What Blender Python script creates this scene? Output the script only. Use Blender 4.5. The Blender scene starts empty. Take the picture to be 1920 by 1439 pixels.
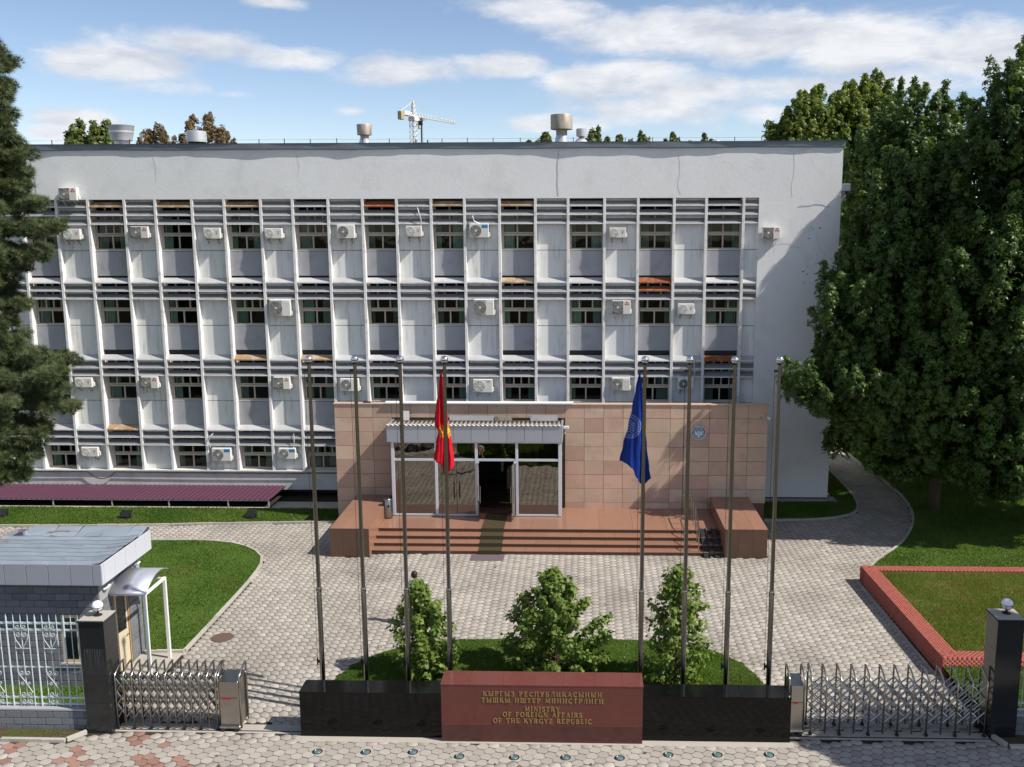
import bpy, math, random
import numpy as np
from mathutils import Vector, Matrix
R = math.radians
random.seed(7); RNG = np.random.default_rng(11)
sc = bpy.context.scene
COL = sc.collection

# ------------------------------------------------------------------ camera
CAM = (0.0, -41.937, 12.31)
F_PX, CX, CY = 1791.87, 1035.79, 719.5
PITCH, YAW, ROLL = .1659, .0304, -.0024
def cam_axes():
    cp, sp, cy, sy, cr, sr = math.cos(PITCH), math.sin(PITCH), math.cos(YAW), math.sin(YAW), math.cos(ROLL), math.sin(ROLL)
    f = Vector((-sy*cp, cy*cp, -sp)); r = Vector((cy, sy, 0)); u = r.cross(f)
    return cr*r + sr*u, -sr*r + cr*u, f
AX = cam_axes()
cd = bpy.data.cameras.new("camera"); cam = bpy.data.objects.new("camera", cd); COL.objects.link(cam)
m = Matrix((AX[0], AX[1], -AX[2])).transposed().to_4x4(); m.translation = Vector(CAM); cam.matrix_world = m
cd.sensor_width = 36.0; cd.lens = F_PX*36/1920; cd.shift_x = -(CX-960)/1920
cd.clip_start = 0.2; cd.clip_end = 6000
sc.camera = cam
def in_view(x, y, z=0., pad=20):
    d = Vector((x, y, z)) - Vector(CAM); w = d.dot(AX[2])
    if w < 1: return False
    u = CX + F_PX*d.dot(AX[0])/w; v = CY - F_PX*d.dot(AX[1])/w
    return -pad < u < 1920+pad and -pad < v < 1439+pad

# ------------------------------------------------------------------ sun, sky, exposure
SUN_AZ, SUN_EL = 16.0, 47.5          # degrees in front of +X, elevation
SV = Vector((math.cos(R(SUN_AZ))*math.cos(R(SUN_EL)), -math.sin(R(SUN_AZ))*math.cos(R(SUN_EL)), math.sin(R(SUN_EL))))
sd = bpy.data.lights.new("sun", 'SUN'); sd.energy = 4.6; sd.angle = R(.53); sd.color = (1, .945, .86)
so = bpy.data.objects.new("sun", sd); COL.objects.link(so); so.location = (40, -30, 60)
so.rotation_euler = (-SV).to_track_quat('-Z', 'Y').to_euler()
SKY_STRENGTH = .074
W = bpy.data.worlds.new("World"); sc.world = W; W.use_nodes = True
def build_sky():
    nt = W.node_tree; N = nt.nodes; L = nt.links; N.clear()
    out = N.new('ShaderNodeOutputWorld'); bg = N.new('ShaderNodeBackground'); L.new(bg.outputs[0], out.inputs[0])
    sky = N.new('ShaderNodeTexSky'); sky.sky_type = 'NISHITA'; sky.sun_disc = False
    sky.sun_elevation = R(SUN_EL); sky.sun_rotation = R(90+SUN_AZ); sky.altitude = 800
    sky.air_density = 1.0; sky.dust_density = .8; sky.ozone_density = 1.8
    bg.inputs[1].default_value = SKY_STRENGTH
    tc = N.new('ShaderNodeTexCoord'); sx = N.new('ShaderNodeSeparateXYZ'); L.new(tc.outputs['Generated'], sx.inputs[0])
    def mth(op, a, b=None, c=None, clamp=False):
        n = N.new('ShaderNodeMath'); n.operation = op; n.use_clamp = clamp
        for i, v in enumerate((a, b, c)):
            if v is None: continue
            if isinstance(v, (int, float)): n.inputs[i].default_value = v
            else: L.new(v, n.inputs[i])
        return n.outputs[0]
    az = mth('ARCTAN2', sx.outputs[0], sx.outputs[1]); el = mth('ARCSINE', sx.outputs[2])
    def noise(su, sv, detail, rough, off, dist=0.):
        cb = N.new('ShaderNodeCombineXYZ'); L.new(mth('MULTIPLY', az, su), cb.inputs[0]); L.new(mth('MULTIPLY', el, sv), cb.inputs[1]); cb.inputs[2].default_value = off
        n = N.new('ShaderNodeTexNoise'); L.new(cb.outputs[0], n.inputs['Vector']); n.inputs['Scale'].default_value = 1
        n.inputs['Detail'].default_value = detail; n.inputs['Roughness'].default_value = rough; n.inputs['Distortion'].default_value = dist
        return n.outputs[0]
    big = noise(13, 34, 10, .62, 3.1, .3); fine = noise(34, 60, 8, .6, 9.4, .2)
    # the cloud banks: centre azimuth / elevation, half-width, half-height (radians), weight
    banks = [(-0.442, 0.1459, 0.06, 0.0159, 1.4), (-0.381, 0.1662, 0.082, 0.0151, 0.88), (-0.407, 0.1258, 0.05, 0.0082, 0.73), (-0.279, 0.1567, 0.061, 0.0133, 0.88), (-0.187, 0.148, 0.069, 0.0154, 1.04), (-0.474, 0.0958, 0.043, 0.0108, 1.22), (-0.499, 0.0817, 0.026, 0.008, 1.04), (-0.335, 0.1229, 0.024, 0.0045, 0.61), (-0.23, 0.1104, 0.016, 0.0053, 0.67), (-0.301, 0.207, 0.035, 0.0064, 0.92), (-0.038, 0.2039, 0.069, 0.0164, 1.03), (0.084, 0.1843, 0.099, 0.0223, 1.24), (0.173, 0.1777, 0.075, 0.025, 1.3), (0.273, 0.1659, 0.09, 0.0264, 1.3), (0.372, 0.1553, 0.074, 0.0266, 1.19), (-0.076, 0.1544, 0.054, 0.013, 0.97), (0.037, 0.1414, 0.08, 0.0201, 1.19), (0.112, 0.13, 0.068, 0.0171, 0.97), (0.205, 0.13, 0.075, 0.0158, 0.81), (0.313, 0.1329, 0.083, 0.0219, 0.81), (-0.027, 0.0997, 0.07, 0.0114, 0.92), (0.075, 0.1113, 0.1, 0.0184, 0.97), (0.185, 0.1056, 0.051, 0.0141, 0.81), (-0.103, 0.0955, 0.02, 0.0047, 0.49)]
    acc = None
    for (a0, e0, aw, ew, wt) in banks:
        da = mth('DIVIDE', mth('SUBTRACT', az, a0), aw); de = mth('DIVIDE', mth('SUBTRACT', el, e0), ew)
        q = mth('ADD', mth('MULTIPLY', da, da), mth('MULTIPLY', de, de))
        g = mth('MULTIPLY', mth('EXPONENT', mth('MULTIPLY', q, -.9)), wt)
        acc = g if acc is None else mth('MAXIMUM', acc, g)
    # everywhere else the same kind of broken cloud, from the noise alone
    away = mth('MULTIPLY', mth('GREATER_THAN', mth('ABSOLUTE', az), .72), .42)
    acc = mth('MAXIMUM', acc, away)
    d = mth('ADD', mth('ADD', mth('MULTIPLY', acc, .92), mth('MULTIPLY', big, 1.25)), mth('MULTIPLY', fine, .42))
    mr = N.new('ShaderNodeMapRange'); mr.interpolation_type = 'SMOOTHSTEP'; L.new(d, mr.inputs[0])
    mr.inputs[1].default_value = 1.06; mr.inputs[2].default_value = 1.66
    dens = mth('MULTIPLY', mr.outputs[0], mth('GREATER_THAN', el, .0))
    # cloud colour: bright tops, greyer thick undersides
    sh = noise(14, 42, 7, .6, 5.7, .2)
    rm = N.new('ShaderNodeMapRange'); L.new(sh, rm.inputs[0]); rm.inputs[1].default_value = .32; rm.inputs[2].default_value = .62
    cc = N.new('ShaderNodeMix'); cc.data_type = 'RGBA'; L.new(rm.outputs[0], cc.inputs[0])
    cc.inputs[6].default_value = (6.3, 6.75, 7.6, 1); cc.inputs[7].default_value = (9.6, 9.7, 10.0, 1)
    # clear sky, a little deeper blue than the raw model near the horizon
    tint = N.new('ShaderNodeMix'); tint.data_type = 'RGBA'; tint.blend_type = 'MULTIPLY'; tint.inputs[0].default_value = 1
    L.new(sky.outputs[0], tint.inputs[6]); 
    hb = mth('ADD', 1.22, mth('MULTIPLY', mth('EXPONENT', mth('MULTIPLY', mth('MAXIMUM', el, 0.), -5.5)), .52))
    tcol = N.new('ShaderNodeCombineXYZ'); L.new(mth('MULTIPLY', hb, 1.07), tcol.inputs[0]); L.new(mth('MULTIPLY', hb, 1.02), tcol.inputs[1]); L.new(mth('MULTIPLY', hb, 1.04), tcol.inputs[2]); L.new(tcol.outputs[0], tint.inputs[7])
    mx = N.new('ShaderNodeMix'); mx.data_type = 'RGBA'; L.new(mth('MULTIPLY', dens, .93), mx.inputs[0])
    L.new(tint.outputs[2], mx.inputs[6]); L.new(cc.outputs[2], mx.inputs[7]); L.new(mx.outputs[2], bg.inputs[0])
build_sky()
vs = sc.view_settings; vs.view_transform = 'Standard'; vs.look = 'None'; vs.exposure = 0.38; vs.gamma = 1; vs.use_curve_mapping = False
sc.render.engine = 'CYCLES'; sc.cycles.use_denoising = True
sc.cycles.max_bounces = 7; sc.cycles.transparent_max_bounces = 12; sc.cycles.caustics_reflective = False; sc.cycles.caustics_refractive = False

# ------------------------------------------------------------------ materials
def mat(name, color, rough=.6, spec=.4, metal=0., var=0., scale=4., bump=0., bscale=40., rnd=0., attr=None, dirt=None, dscale=1., stretch=None, coords='Object', dlo=.5, dhi=.68):
    """procedural Principled: two-scale tone noise (var), fine relief (bump), per-object tone (rnd), stains (dirt)"""
    M = bpy.data.materials.new(name); M.use_nodes = True; nt = M.node_tree; N = nt.nodes; L = nt.links
    b = N['Principled BSDF']; b.inputs['Roughness'].default_value = rough; b.inputs['Metallic'].default_value = metal
    b.inputs['Specular IOR Level'].default_value = spec; b.inputs['Base Color'].default_value = (*color, 1)
    tc = N.new('ShaderNodeTexCoord'); vec = tc.outputs[coords]
    if stretch:
        mp = N.new('ShaderNodeMapping'); L.new(vec, mp.inputs[0]); mp.inputs['Scale'].default_value = stretch; vec = mp.outputs[0]
    val = None
    def add(s, k):
        nonlocal val
        mm = N.new('ShaderNodeMath'); mm.operation = 'MULTIPLY_ADD'; L.new(s, mm.inputs[0]); mm.inputs[1].default_value = k
        if val is None: mm.inputs[2].default_value = 1 - k*.5
        else:
            a = N.new('ShaderNodeMath'); a.operation = 'ADD'; L.new(val, a.inputs[0]); a.inputs[1].default_value = -k*.5; L.new(a.outputs[0], mm.inputs[2])
        val = mm.outputs[0]
    def nz(s, det=6, rg=.6):
        n = N.new('ShaderNodeTexNoise'); L.new(vec, n.inputs['Vector']); n.inputs['Scale'].default_value = s; n.inputs['Detail'].default_value = det; n.inputs['Roughness'].default_value = rg
        return n.outputs[0]
    if var: add(nz(scale), var*1.6); add(nz(scale*9, 4), var*.9)
    if rnd:
        oi = N.new('ShaderNodeObjectInfo'); add(oi.outputs['Random'], rnd)
    if attr:
        at = N.new('ShaderNodeAttribute'); at.attribute_name = 'tone'; add(at.outputs['Fac'], attr)
    col = None
    if val is not None:
        mx = N.new('ShaderNodeMix'); mx.data_type = 'RGBA'; mx.blend_type = 'MULTIPLY'; mx.inputs[0].default_value = 1
        mx.inputs[6].default_value = (*color, 1); L.new(val, mx.inputs[7]); col = mx.outputs[2]
    if dirt:
        mr = N.new('ShaderNodeMapRange'); L.new(nz(dscale, 7, .65), mr.inputs[0]); mr.inputs[1].default_value = dlo; mr.inputs[2].default_value = dhi
        m2 = N.new('ShaderNodeMix'); m2.data_type = 'RGBA'; L.new(mr.outputs[0], m2.inputs[0])
        if col: L.new(col, m2.inputs[6])
        else: m2.inputs[6].default_value = (*color, 1)
        m2.inputs[7].default_value = (*dirt, 1); col = m2.outputs[2]
    if col: L.new(col, b.inputs['Base Color'])
    if bump:
        bp = N.new('ShaderNodeBump'); bp.inputs['Strength'].default_value = bump; bp.inputs['Distance'].default_value = .02
        L.new(nz(bscale, 5), bp.inputs['Height']); L.new(bp.outputs[0], b.inputs['Normal'])
    return M
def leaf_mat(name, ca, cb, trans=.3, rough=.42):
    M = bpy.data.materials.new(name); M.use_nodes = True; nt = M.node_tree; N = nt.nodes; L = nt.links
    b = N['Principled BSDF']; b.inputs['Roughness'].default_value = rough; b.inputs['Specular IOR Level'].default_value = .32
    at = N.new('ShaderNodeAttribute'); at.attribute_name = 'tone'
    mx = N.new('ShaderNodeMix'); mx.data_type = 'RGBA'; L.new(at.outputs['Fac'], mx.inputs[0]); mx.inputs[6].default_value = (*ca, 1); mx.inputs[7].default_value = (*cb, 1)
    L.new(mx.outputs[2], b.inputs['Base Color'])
    t = N.new('ShaderNodeBsdfTranslucent'); h = N.new('ShaderNodeMix'); h.data_type = 'RGBA'; h.blend_type = 'MULTIPLY'; h.inputs[0].default_value = 1
    L.new(mx.outputs[2], h.inputs[6]); h.inputs[7].default_value = (1.5, 1.5, .6, 1); L.new(h.outputs[2], t.inputs[0])
    ms = N.new('ShaderNodeMixShader'); ms.inputs[0].default_value = trans; L.new(b.outputs[0], ms.inputs[1]); L.new(t.outputs[0], ms.inputs[2])
    L.new(ms.outputs[0], N['Material Output'].inputs[0]); return M
def glass_mat(name, refl, tint, facing=.35, clear=(.5, .55, .55)):
    """coated pane: part mirror, part tinted see-through"""
    M = bpy.data.materials.new(name); M.use_nodes = True; nt = M.node_tree; N = nt.nodes; L = nt.links; N.remove(N['Principled BSDF'])
    g = N.new('ShaderNodeBsdfGlossy'); g.inputs['Roughness'].default_value = .015; g.inputs['Color'].default_value = (*tint, 1)
    t = N.new('ShaderNodeBsdfTransparent'); t.inputs[0].default_value = (*clear, 1)
    fr = N.new('ShaderNodeLayerWeight'); fr.inputs[0].default_value = facing
    mm = N.new('ShaderNodeMath'); mm.operation = 'ADD'; mm.use_clamp = True; L.new(fr.outputs['Fresnel'], mm.inputs[0]); mm.inputs[1].default_value = refl
    # old panes are never quite flat
    tc = N.new('ShaderNodeTexCoord'); n = N.new('ShaderNodeTexNoise'); L.new(tc.outputs['Object'], n.inputs['Vector']); n.inputs['Scale'].default_value = 2.2; n.inputs['Detail'].default_value = 1
    bp = N.new('ShaderNodeBump'); bp.inputs['Strength'].default_value = .05; bp.inputs['Distance'].default_value = .05; L.new(n.outputs[0], bp.inputs['Height']); L.new(bp.outputs[0], g.inputs['Normal'])
    s = N.new('ShaderNodeMixShader'); L.new(mm.outputs[0], s.inputs[0]); L.new(t.outputs[0], s.inputs[1]); L.new(g.outputs[0], s.inputs[2])
    L.new(s.outputs[0], N['Material Output'].inputs[0]); return M

stucco = mat("white_stucco", (.79, .795, .785), .85, .2, var=.09, scale=.55, bump=.28, bscale=7, dirt=(.66, .665, .65), dscale=.7, dlo=.52, dhi=.78)
plaster = mat("white_panel", (.77, .775, .755), .8, .2, var=.14, scale=1.2, bump=.2, bscale=30, dirt=(.40, .385, .34), dscale=1.5, stretch=(3.5, 1, .45), dlo=.53, dhi=.82)
plinthm = mat("plinth_paint", (.62, .61, .57), .85, .2, var=.12, scale=.9, bump=.3, bscale=20, dirt=(.42, .40, .35), dscale=1.1, dlo=.5, dhi=.8)
finm = mat("fin_paint", (.80, .785, .765), .75, .25, var=.08, scale=2, bump=.2, bscale=25, dirt=(.42, .37, .33), dscale=2.4, dlo=.52, dhi=.74)
spandm = mat("grey_spandrel", (.35, .36, .39), .75, .25, var=.14, scale=1.4, rnd=.10, dirt=(.28, .28, .29), dscale=1.3, dlo=.5, dhi=.75)
slatm = mat("louvre_paint", (.235, .232, .24), .6, .3, var=.14, scale=3, rnd=.16, dirt=(.16, .155, .15), dscale=2, dlo=.58, dhi=.8)
slatw = mat("louvre_paint_lit", (.43, .43, .435), .6, .3, var=.14, scale=3, rnd=.16, dirt=(.30, .29, .275), dscale=2, dlo=.55, dhi=.8)  # same louvre paint, lightened to paint sunlight onto the open top slats
rustm = mat("rusted_louvre", (.27, .085, .038), .8, .2, var=.3, scale=3, rnd=.2, dirt=(.30, .20, .10), dscale=3)
rustm2 = mat("stained_louvre", (.33, .215, .115), .75, .2, var=.35, scale=3, rnd=.2, dirt=(.42, .36, .28), dscale=2.2, dlo=.48, dhi=.6)
joint = mat("dark_gap", (.05, .05, .055), .9, .1)
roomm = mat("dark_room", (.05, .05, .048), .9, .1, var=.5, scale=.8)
framem = mat("cream_window_frame", (.50, .44, .35), .6, .3, var=.12, scale=3, rnd=.12)
coping = mat("roof_flashing", (.20, .225, .26), .5, .5, .3, var=.2, scale=1.2)
tealedge = mat("teal_roof_edge", (.05, .085, .085), .5, .4)
roofm = mat("bitumen_roof", (.10, .10, .10), .9, .2, var=.3, scale=.8)
pane_m = glass_mat("window_glass", .03, (.75, .8, .8), .12, (.60, .68, .64))
curtainm = mat("teal_curtain", (.36, .48, .42), .9, .1, var=.25, scale=2, rnd=.5)
shopglass = glass_mat("bronze_glass", .34, (.58, .54, .48), .3, (.16, .15, .13))
alum = mat("aluminium_panel", (.46, .48, .54), .42, .5, .55, var=.08, scale=1.5, rnd=.08)
alumw = mat("white_aluminium", (.62, .64, .70), .4, .5, .2, var=.05)
steel = mat("stainless_steel", (.42, .39, .345), .24, .5, 1., var=.12, scale=5)
steel2 = mat("brushed_steel", (.36, .345, .32), .3, .5, 1., var=.15, scale=2, stretch=(1, 1, 6))
polem = mat("pole_steel", (.36, .345, .32), .2, .5, 1., var=.15, scale=2)
chrome = mat("chrome_ball", (.80, .80, .80), .08, .5, 1.)
darkmetal = mat("black_metal", (.03, .03, .032), .45, .4, .3)
rubber = mat("black_rubber", (.02, .02, .02), .7, .3)
galv = mat("galvanised_sheet", (.58, .59, .60), .45, .5, .45, var=.3, scale=1.6, dirt=(.33, .27, .20), dscale=1.5, dlo=.55, dhi=.75)
galvd = mat("weathered_sheet", (.42, .38, .32), .6, .4, .5, var=.4, scale=2, stretch=(1, 1, .3), dirt=(.25, .16, .09), dscale=3)
stone_a = mat("pink_travertine", (.52, .345, .262), .62, .3, var=.18, scale=1.6, rnd=.26, bump=.15, bscale=18, dirt=(.44, .31, .24), dscale=1.3)
stone_b = mat("beige_travertine", (.54, .395, .292), .62, .3, var=.18, scale=1.6, rnd=.24, bump=.15, bscale=18, dirt=(.45, .335, .255), dscale=1.1)
grout = mat("stone_joint", (.16, .09, .065), .9, .1)
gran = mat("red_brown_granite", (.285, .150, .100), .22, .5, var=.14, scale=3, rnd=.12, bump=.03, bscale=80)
gran_d = mat("brown_granite_shaded", (.098, .052, .035), .3, .5, var=.16, scale=3, rnd=.12)  # same granite as the treads, darkened for faces the sun only grazes
signm = mat("maroon_granite", (.135, .038, .030), .16, .4, var=.22, scale=9, rnd=.08)
signb = mat("dark_maroon_granite", (.080, .026, .022), .2, .5, var=.22, scale=9, rnd=.1)
black = mat("black_granite", (.004, .004, .0042), .10, .25, var=.4, scale=12, rnd=.2)
pillarm = mat("grey_black_granite", (.017, .019, .020), .13, .4, var=.35, scale=10, rnd=.3)
gold = mat("gold_letter", (.42, .29, .10), .4, .5, .55)
concrete = mat("concrete", (.40, .37, .32), .85, .2, var=.2, scale=1.5, bump=.2, bscale=25)
kerbm = mat("kerb_stone", (.40, .38, .335), .85, .2, var=.2, scale=2, rnd=.2, bump=.2, bscale=25)
paverm = mat("paver_grey", (.38, .345, .302), .85, .2, var=.12, scale=1.3, rnd=.0, attr=.26, bump=.25, bscale=45, dirt=(.25, .225, .195), dscale=.33, coords='Object', dlo=.46, dhi=.68)
paver1 = mat("paver_single", (.35, .318, .28), .85, .2, var=.10, scale=9, rnd=.26, bump=.25, bscale=45)
paverred = mat("paver_red", (.285, .165, .13), .85, .2, var=.12, scale=9, rnd=.3, bump=.25, bscale=45)
sandm = mat("paver_joint_sand", (.042, .035, .026), .95, .1, var=.3, scale=4)
soil = mat("bare_soil", (.085, .062, .04), .95, .1, var=.5, scale=3, bump=.6, bscale=12, dirt=(.07, .085, .025), dscale=1.2)
lawnm = mat("lawn_soil", (.07, .125, .022), .95, .1, var=.35, scale=.8, dirt=(.105, .115, .035), dscale=.6)
asphalt = mat("asphalt", (.05, .05, .05), .9, .2, var=.2, scale=2)
purple = mat("purple_roof_sheet", (.088, .032, .058), .5, .4, var=.12, scale=1.2)
gh_block = mat("grey_split_block", (.175, .18, .20), .8, .3, var=.3, scale=6, rnd=.3, bump=.9, bscale=12)
mortar = mat("grey_mortar", (.15, .15, .155), .9, .1)
ghlight = mat("grey_render", (.33, .34, .35), .8, .2, var=.15, scale=2)
fencem = mat("pale_fence_paint", (.55, .62, .64), .5, .4, .1, var=.12, scale=6, dirt=(.30, .16, .09), dscale=5, dlo=.63, dhi=.72)
roofsheet = mat("zinc_roof_sheet", (.33, .38, .43), .5, .5, .35, var=.20, scale=.9, rnd=.14, dirt=(.22, .12, .07), dscale=1.3, stretch=(.6, 3, 1), dlo=.60, dhi=.66)
brickm = mat("red_planter_brick", (.34, .092, .066), .75, .3, var=.12, scale=3, attr=.22)
brickj = mat("brick_joint", (.28, .082, .06), .9, .1)
acwhite = mat("ac_casing", (.70, .69, .64), .5, .4, rnd=.14, var=.06, scale=2)
acdark = mat("ac_grille", (.13, .13, .13), .6, .4)
acmid = mat("ac_grille_light", (.33, .33, .31), .6, .4)
redm = mat("red_mark", (.50, .03, .04), .5, .4)
bluem = mat("blue_mark", (.03, .22, .50), .5, .4)
whitem = mat("white_paint", (.78, .78, .76), .45, .4)
creamd = mat("cream_door", (.58, .50, .36), .5, .4, var=.08)
orange = mat("ochre_frame", (.42, .25, .10), .5, .4)
globe = mat("opal_globe", (.86, .86, .90), .25, .5)
bark = mat("tree_bark", (.11, .085, .06), .9, .1, var=.4, scale=4, bump=.8, bscale=14)
pinebark = mat("pine_bark", (.15, .09, .06), .9, .1, var=.4, scale=4, bump=.8, bscale=14)
rustlid = mat("rusty_iron", (.15, .10, .075), .8, .3, .3, var=.3, scale=6)
lensm = mat("floor_light_glass", (.16, .25, .25), .1, .6, .3)
matbrown = mat("olive_carpet", (.062, .048, .028), .95, .1, var=.25, scale=12)
matviolet = mat("violet_mat", (.135, .105, .115), .95, .1, var=.2, scale=12)
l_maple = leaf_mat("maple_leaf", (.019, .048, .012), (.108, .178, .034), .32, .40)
l_yel = leaf_mat("poplar_leaf", (.065, .115, .022), (.215, .265, .046), .38)
l_brown = leaf_mat("brown_leaf", (.13, .09, .045), (.20, .145, .07), .3, .6)
l_pine = leaf_mat("pine_needle", (.045, .075, .036), (.14, .165, .065), .12, .5)
l_bush = leaf_mat("magnolia_leaf", (.070, .125, .022), (.21, .29, .058), .36, .5)
l_grass = leaf_mat("grass_blade", (.055, .115, .014), (.13, .20, .032), .3, .6)
l_dry = leaf_mat("dry_grass_blade", (.19, .17, .045), (.27, .21, .085), .25, .6)
l_far = leaf_mat("far_leaf", (.07, .11, .025), (.16, .19, .05), .3)  # leaf green of the distant tree tops
l_plant = leaf_mat("olive_grass_blade", (.12, .165, .024), (.22, .235, .055), .3, .6)
darkpane = mat("dark_pane", (.008, .016, .014), .06, .5)

# ------------------------------------------------------------------ mesh helpers
LAST = [None]
class MB:
    def __init__(s): s.v = []; s.f = []
    def add(s, vs, fs):
        o = len(s.v); s.v += [tuple(p) for p in vs]; s.f += [tuple(i+o for i in f) for f in fs]; return s
    def box(s, x0, x1, y0, y1, z0, z1, c=0.):
        if not c:
            return s.add([(x0,y0,z0),(x1,y0,z0),(x1,y1,z0),(x0,y1,z0),(x0,y0,z1),(x1,y0,z1),(x1,y1,z1),(x0,y1,z1)],
                         [(3,2,1,0),(4,5,6,7),(0,1,5,4),(1,2,6,5),(2,3,7,6),(3,0,4,7)])
        vs = []; ix = {}
        for i in (0,1):
            for j in (0,1):
                for k in (0,1):
                    X, Y, Z = (x0,x1)[i], (y0,y1)[j], (z0,z1)[k]; a, b, d = (c,-c)[i], (c,-c)[j], (c,-c)[k]
                    for ax, p in enumerate(((X, Y+b, Z+d), (X+a, Y, Z+d), (X+a, Y+b, Z))): ix[i,j,k,ax] = len(vs); vs.append(p)
        fs = []
        for k, fl in ((0,True),(1,False)):
            q = [ix[0,0,k,2], ix[1,0,k,2], ix[1,1,k,2], ix[0,1,k,2]]; fs.append(q[::-1] if fl else q)
            q = [ix[0,k,0,1], ix[1,k,0,1], ix[1,k,1,1], ix[0,k,1,1]]; fs.append(q if fl else q[::-1])
            q = [ix[k,0,0,0], ix[k,1,0,0], ix[k,1,1,0], ix[k,0,1,0]]; fs.append(q[::-1] if fl else q)
        for i in (0,1):
            for j in (0,1):
                fs.append((ix[i,j,0,0], ix[i,j,0,1], ix[i,j,1,1], ix[i,j,1,0])); fs.append((ix[i,0,j,0], ix[i,0,j,2], ix[i,1,j,2], ix[i,1,j,0])); fs.append((ix[0,i,j,1], ix[0,i,j,2], ix[1,i,j,2], ix[1,i,j,1]))
                for k in (0,1): fs.append((ix[i,j,k,0], ix[i,j,k,1], ix[i,j,k,2]))
        return s.add(vs, fs)
    def tube(s, pts, r, n=8, r2=None, cap=True):
        pts = [Vector(p) for p in pts]; o = []; fs = []; prev = None
        for i, p in enumerate(pts):
            d = (pts[min(i+1, len(pts)-1)] - pts[max(i-1, 0)]).normalized()
            if prev is None:
                a = Vector((0,0,1)) if abs(d.z) < .9 else Vector((1,0,0)); u = d.cross(a).normalized()
            else: u = (prev - d*prev.dot(d)).normalized()
            prev = u; w = d.cross(u); t = i/max(1, len(pts)-1); rr = r if r2 is None else r+(r2-r)*t
            o += [p + (u*math.cos(2*math.pi*k/n) + w*math.sin(2*math.pi*k/n))*rr for k in range(n)]
        for i in range(len(pts)-1):
            for k in range(n): fs.append((i*n+k, i*n+(k+1) % n, (i+1)*n+(k+1) % n, (i+1)*n+k))
        if cap: fs.append(tuple(range(n))[::-1]); fs.append(tuple((len(pts)-1)*n+k for k in range(n)))
        return s.add(o, fs)
    def lathe(s, prof, n=24, c=(0,0,0)):
        vs = []; fs = []
        for r, z in prof: vs += [(c[0]+r*math.cos(2*math.pi*k/n), c[1]+r*math.sin(2*math.pi*k/n), c[2]+z) for k in range(n)]
        for i in range(len(prof)-1):
            for k in range(n): fs.append((i*n+k, i*n+(k+1) % n, (i+1)*n+(k+1) % n, (i+1)*n+k))
        fs.append(tuple(range(n))[::-1]); fs.append(tuple((len(prof)-1)*n+k for k in range(n)))
        return s.add(vs, fs)
    def sphere(s, c, r, n=20, m=12, sz=1.):
        return s.lathe([(max(1e-4, r*math.sin(math.pi*i/m)), -r*sz*math.cos(math.pi*i/m)) for i in range(m+1)], n, c)
    def prism(s, poly, z0, z1):
        n = len(poly); return s.add([(x, y, z0) for x, y in poly]+[(x, y, z1) for x, y in poly], [tuple(range(n))[::-1], tuple(range(n, 2*n))]+[(i, (i+1) % n, n+(i+1) % n, n+i) for i in range(n)])
    def xprism(s, poly, x0, x1):        # profile in (y, z) extruded along x
        n = len(poly); return s.add([(x0, y, z) for y, z in poly]+[(x1, y, z) for y, z in poly], [tuple(range(n)), tuple(range(n, 2*n))[::-1]]+[((i+1) % n, i, n+i, n+(i+1) % n) for i in range(n)])
    def yprism(s, poly, y0, y1):        # outline in (x, z), front at y0
        n = len(poly); return s.add([(x, y0, z) for x, z in poly]+[(x, y1, z) for x, z in poly], [tuple(range(n)), tuple(range(n, 2*n))[::-1]]+[((i+1) % n, i, n+i, n+(i+1) % n) for i in range(n)])
    def mesh(s, name, m, smooth=False):
        me = bpy.data.meshes.new(name); me.from_pydata(s.v, [], s.f); me.materials.append(m)
        if smooth: me.shade_smooth()
        return me
    def obj(s, name, m, parent=None, smooth=False): return link(name, s.mesh(name, m, smooth), parent)
def link(name, me, parent=None, loc=None):
    o = bpy.data.objects.new(name, me); COL.objects.link(o); o.parent = parent
    if loc: o.location = loc
    LAST[0] = o
    return o
def smooth_by_angle(o, deg=40):
    me = o.data; me.shade_smooth()
    if hasattr(me, 'set_sharp_from_angle'): me.set_sharp_from_angle(angle=R(deg))
    return o
def tag(o, label=None, cat=None, group=None, kind=None):
    if label: o['label'] = label
    if cat: o['category'] = cat
    if group: o['group'] = group
    if kind: o['kind'] = kind
    return o
def thing(name, label, cat, loc=(0,0,0), rz=0., group=None):
    o = bpy.data.objects.new(name, None); COL.objects.link(o); o.location = loc; o.rotation_euler = (0,0,rz); o.empty_display_size = .2
    return tag(o, label, cat, group)
def box(name, m, p, *a, c=0.): return MB().box(*a, c=c).obj(name, m, p)
def copy_tree(o, parent=None):
    c = o.copy(); COL.objects.link(c); c.parent = parent
    for ch in list(o.children): copy_tree(ch, c)
    return c
def big_mesh(name, V, Fc, m, tone=None, parent=None):
    """V (n,3) floats, Fc (k,3) triangles, tone per face"""
    me = bpy.data.meshes.new(name); nf = len(Fc)
    me.vertices.add(len(V)); me.vertices.foreach_set('co', np.ascontiguousarray(V, dtype=np.float32).ravel())
    me.loops.add(nf*3); me.loops.foreach_set('vertex_index', np.ascontiguousarray(Fc, dtype=np.int32).ravel())
    me.polygons.add(nf); me.polygons.foreach_set('loop_start', np.arange(0, nf*3, 3, dtype=np.int32))
    if tone is not None:
        a = me.attributes.new('tone', 'FLOAT', 'FACE'); a.data.foreach_set('value', np.ascontiguousarray(tone, dtype=np.float32))
    me.materials.append(m); me.update(calc_edges=True); me.validate()
    return link(name, me, parent)
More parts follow.
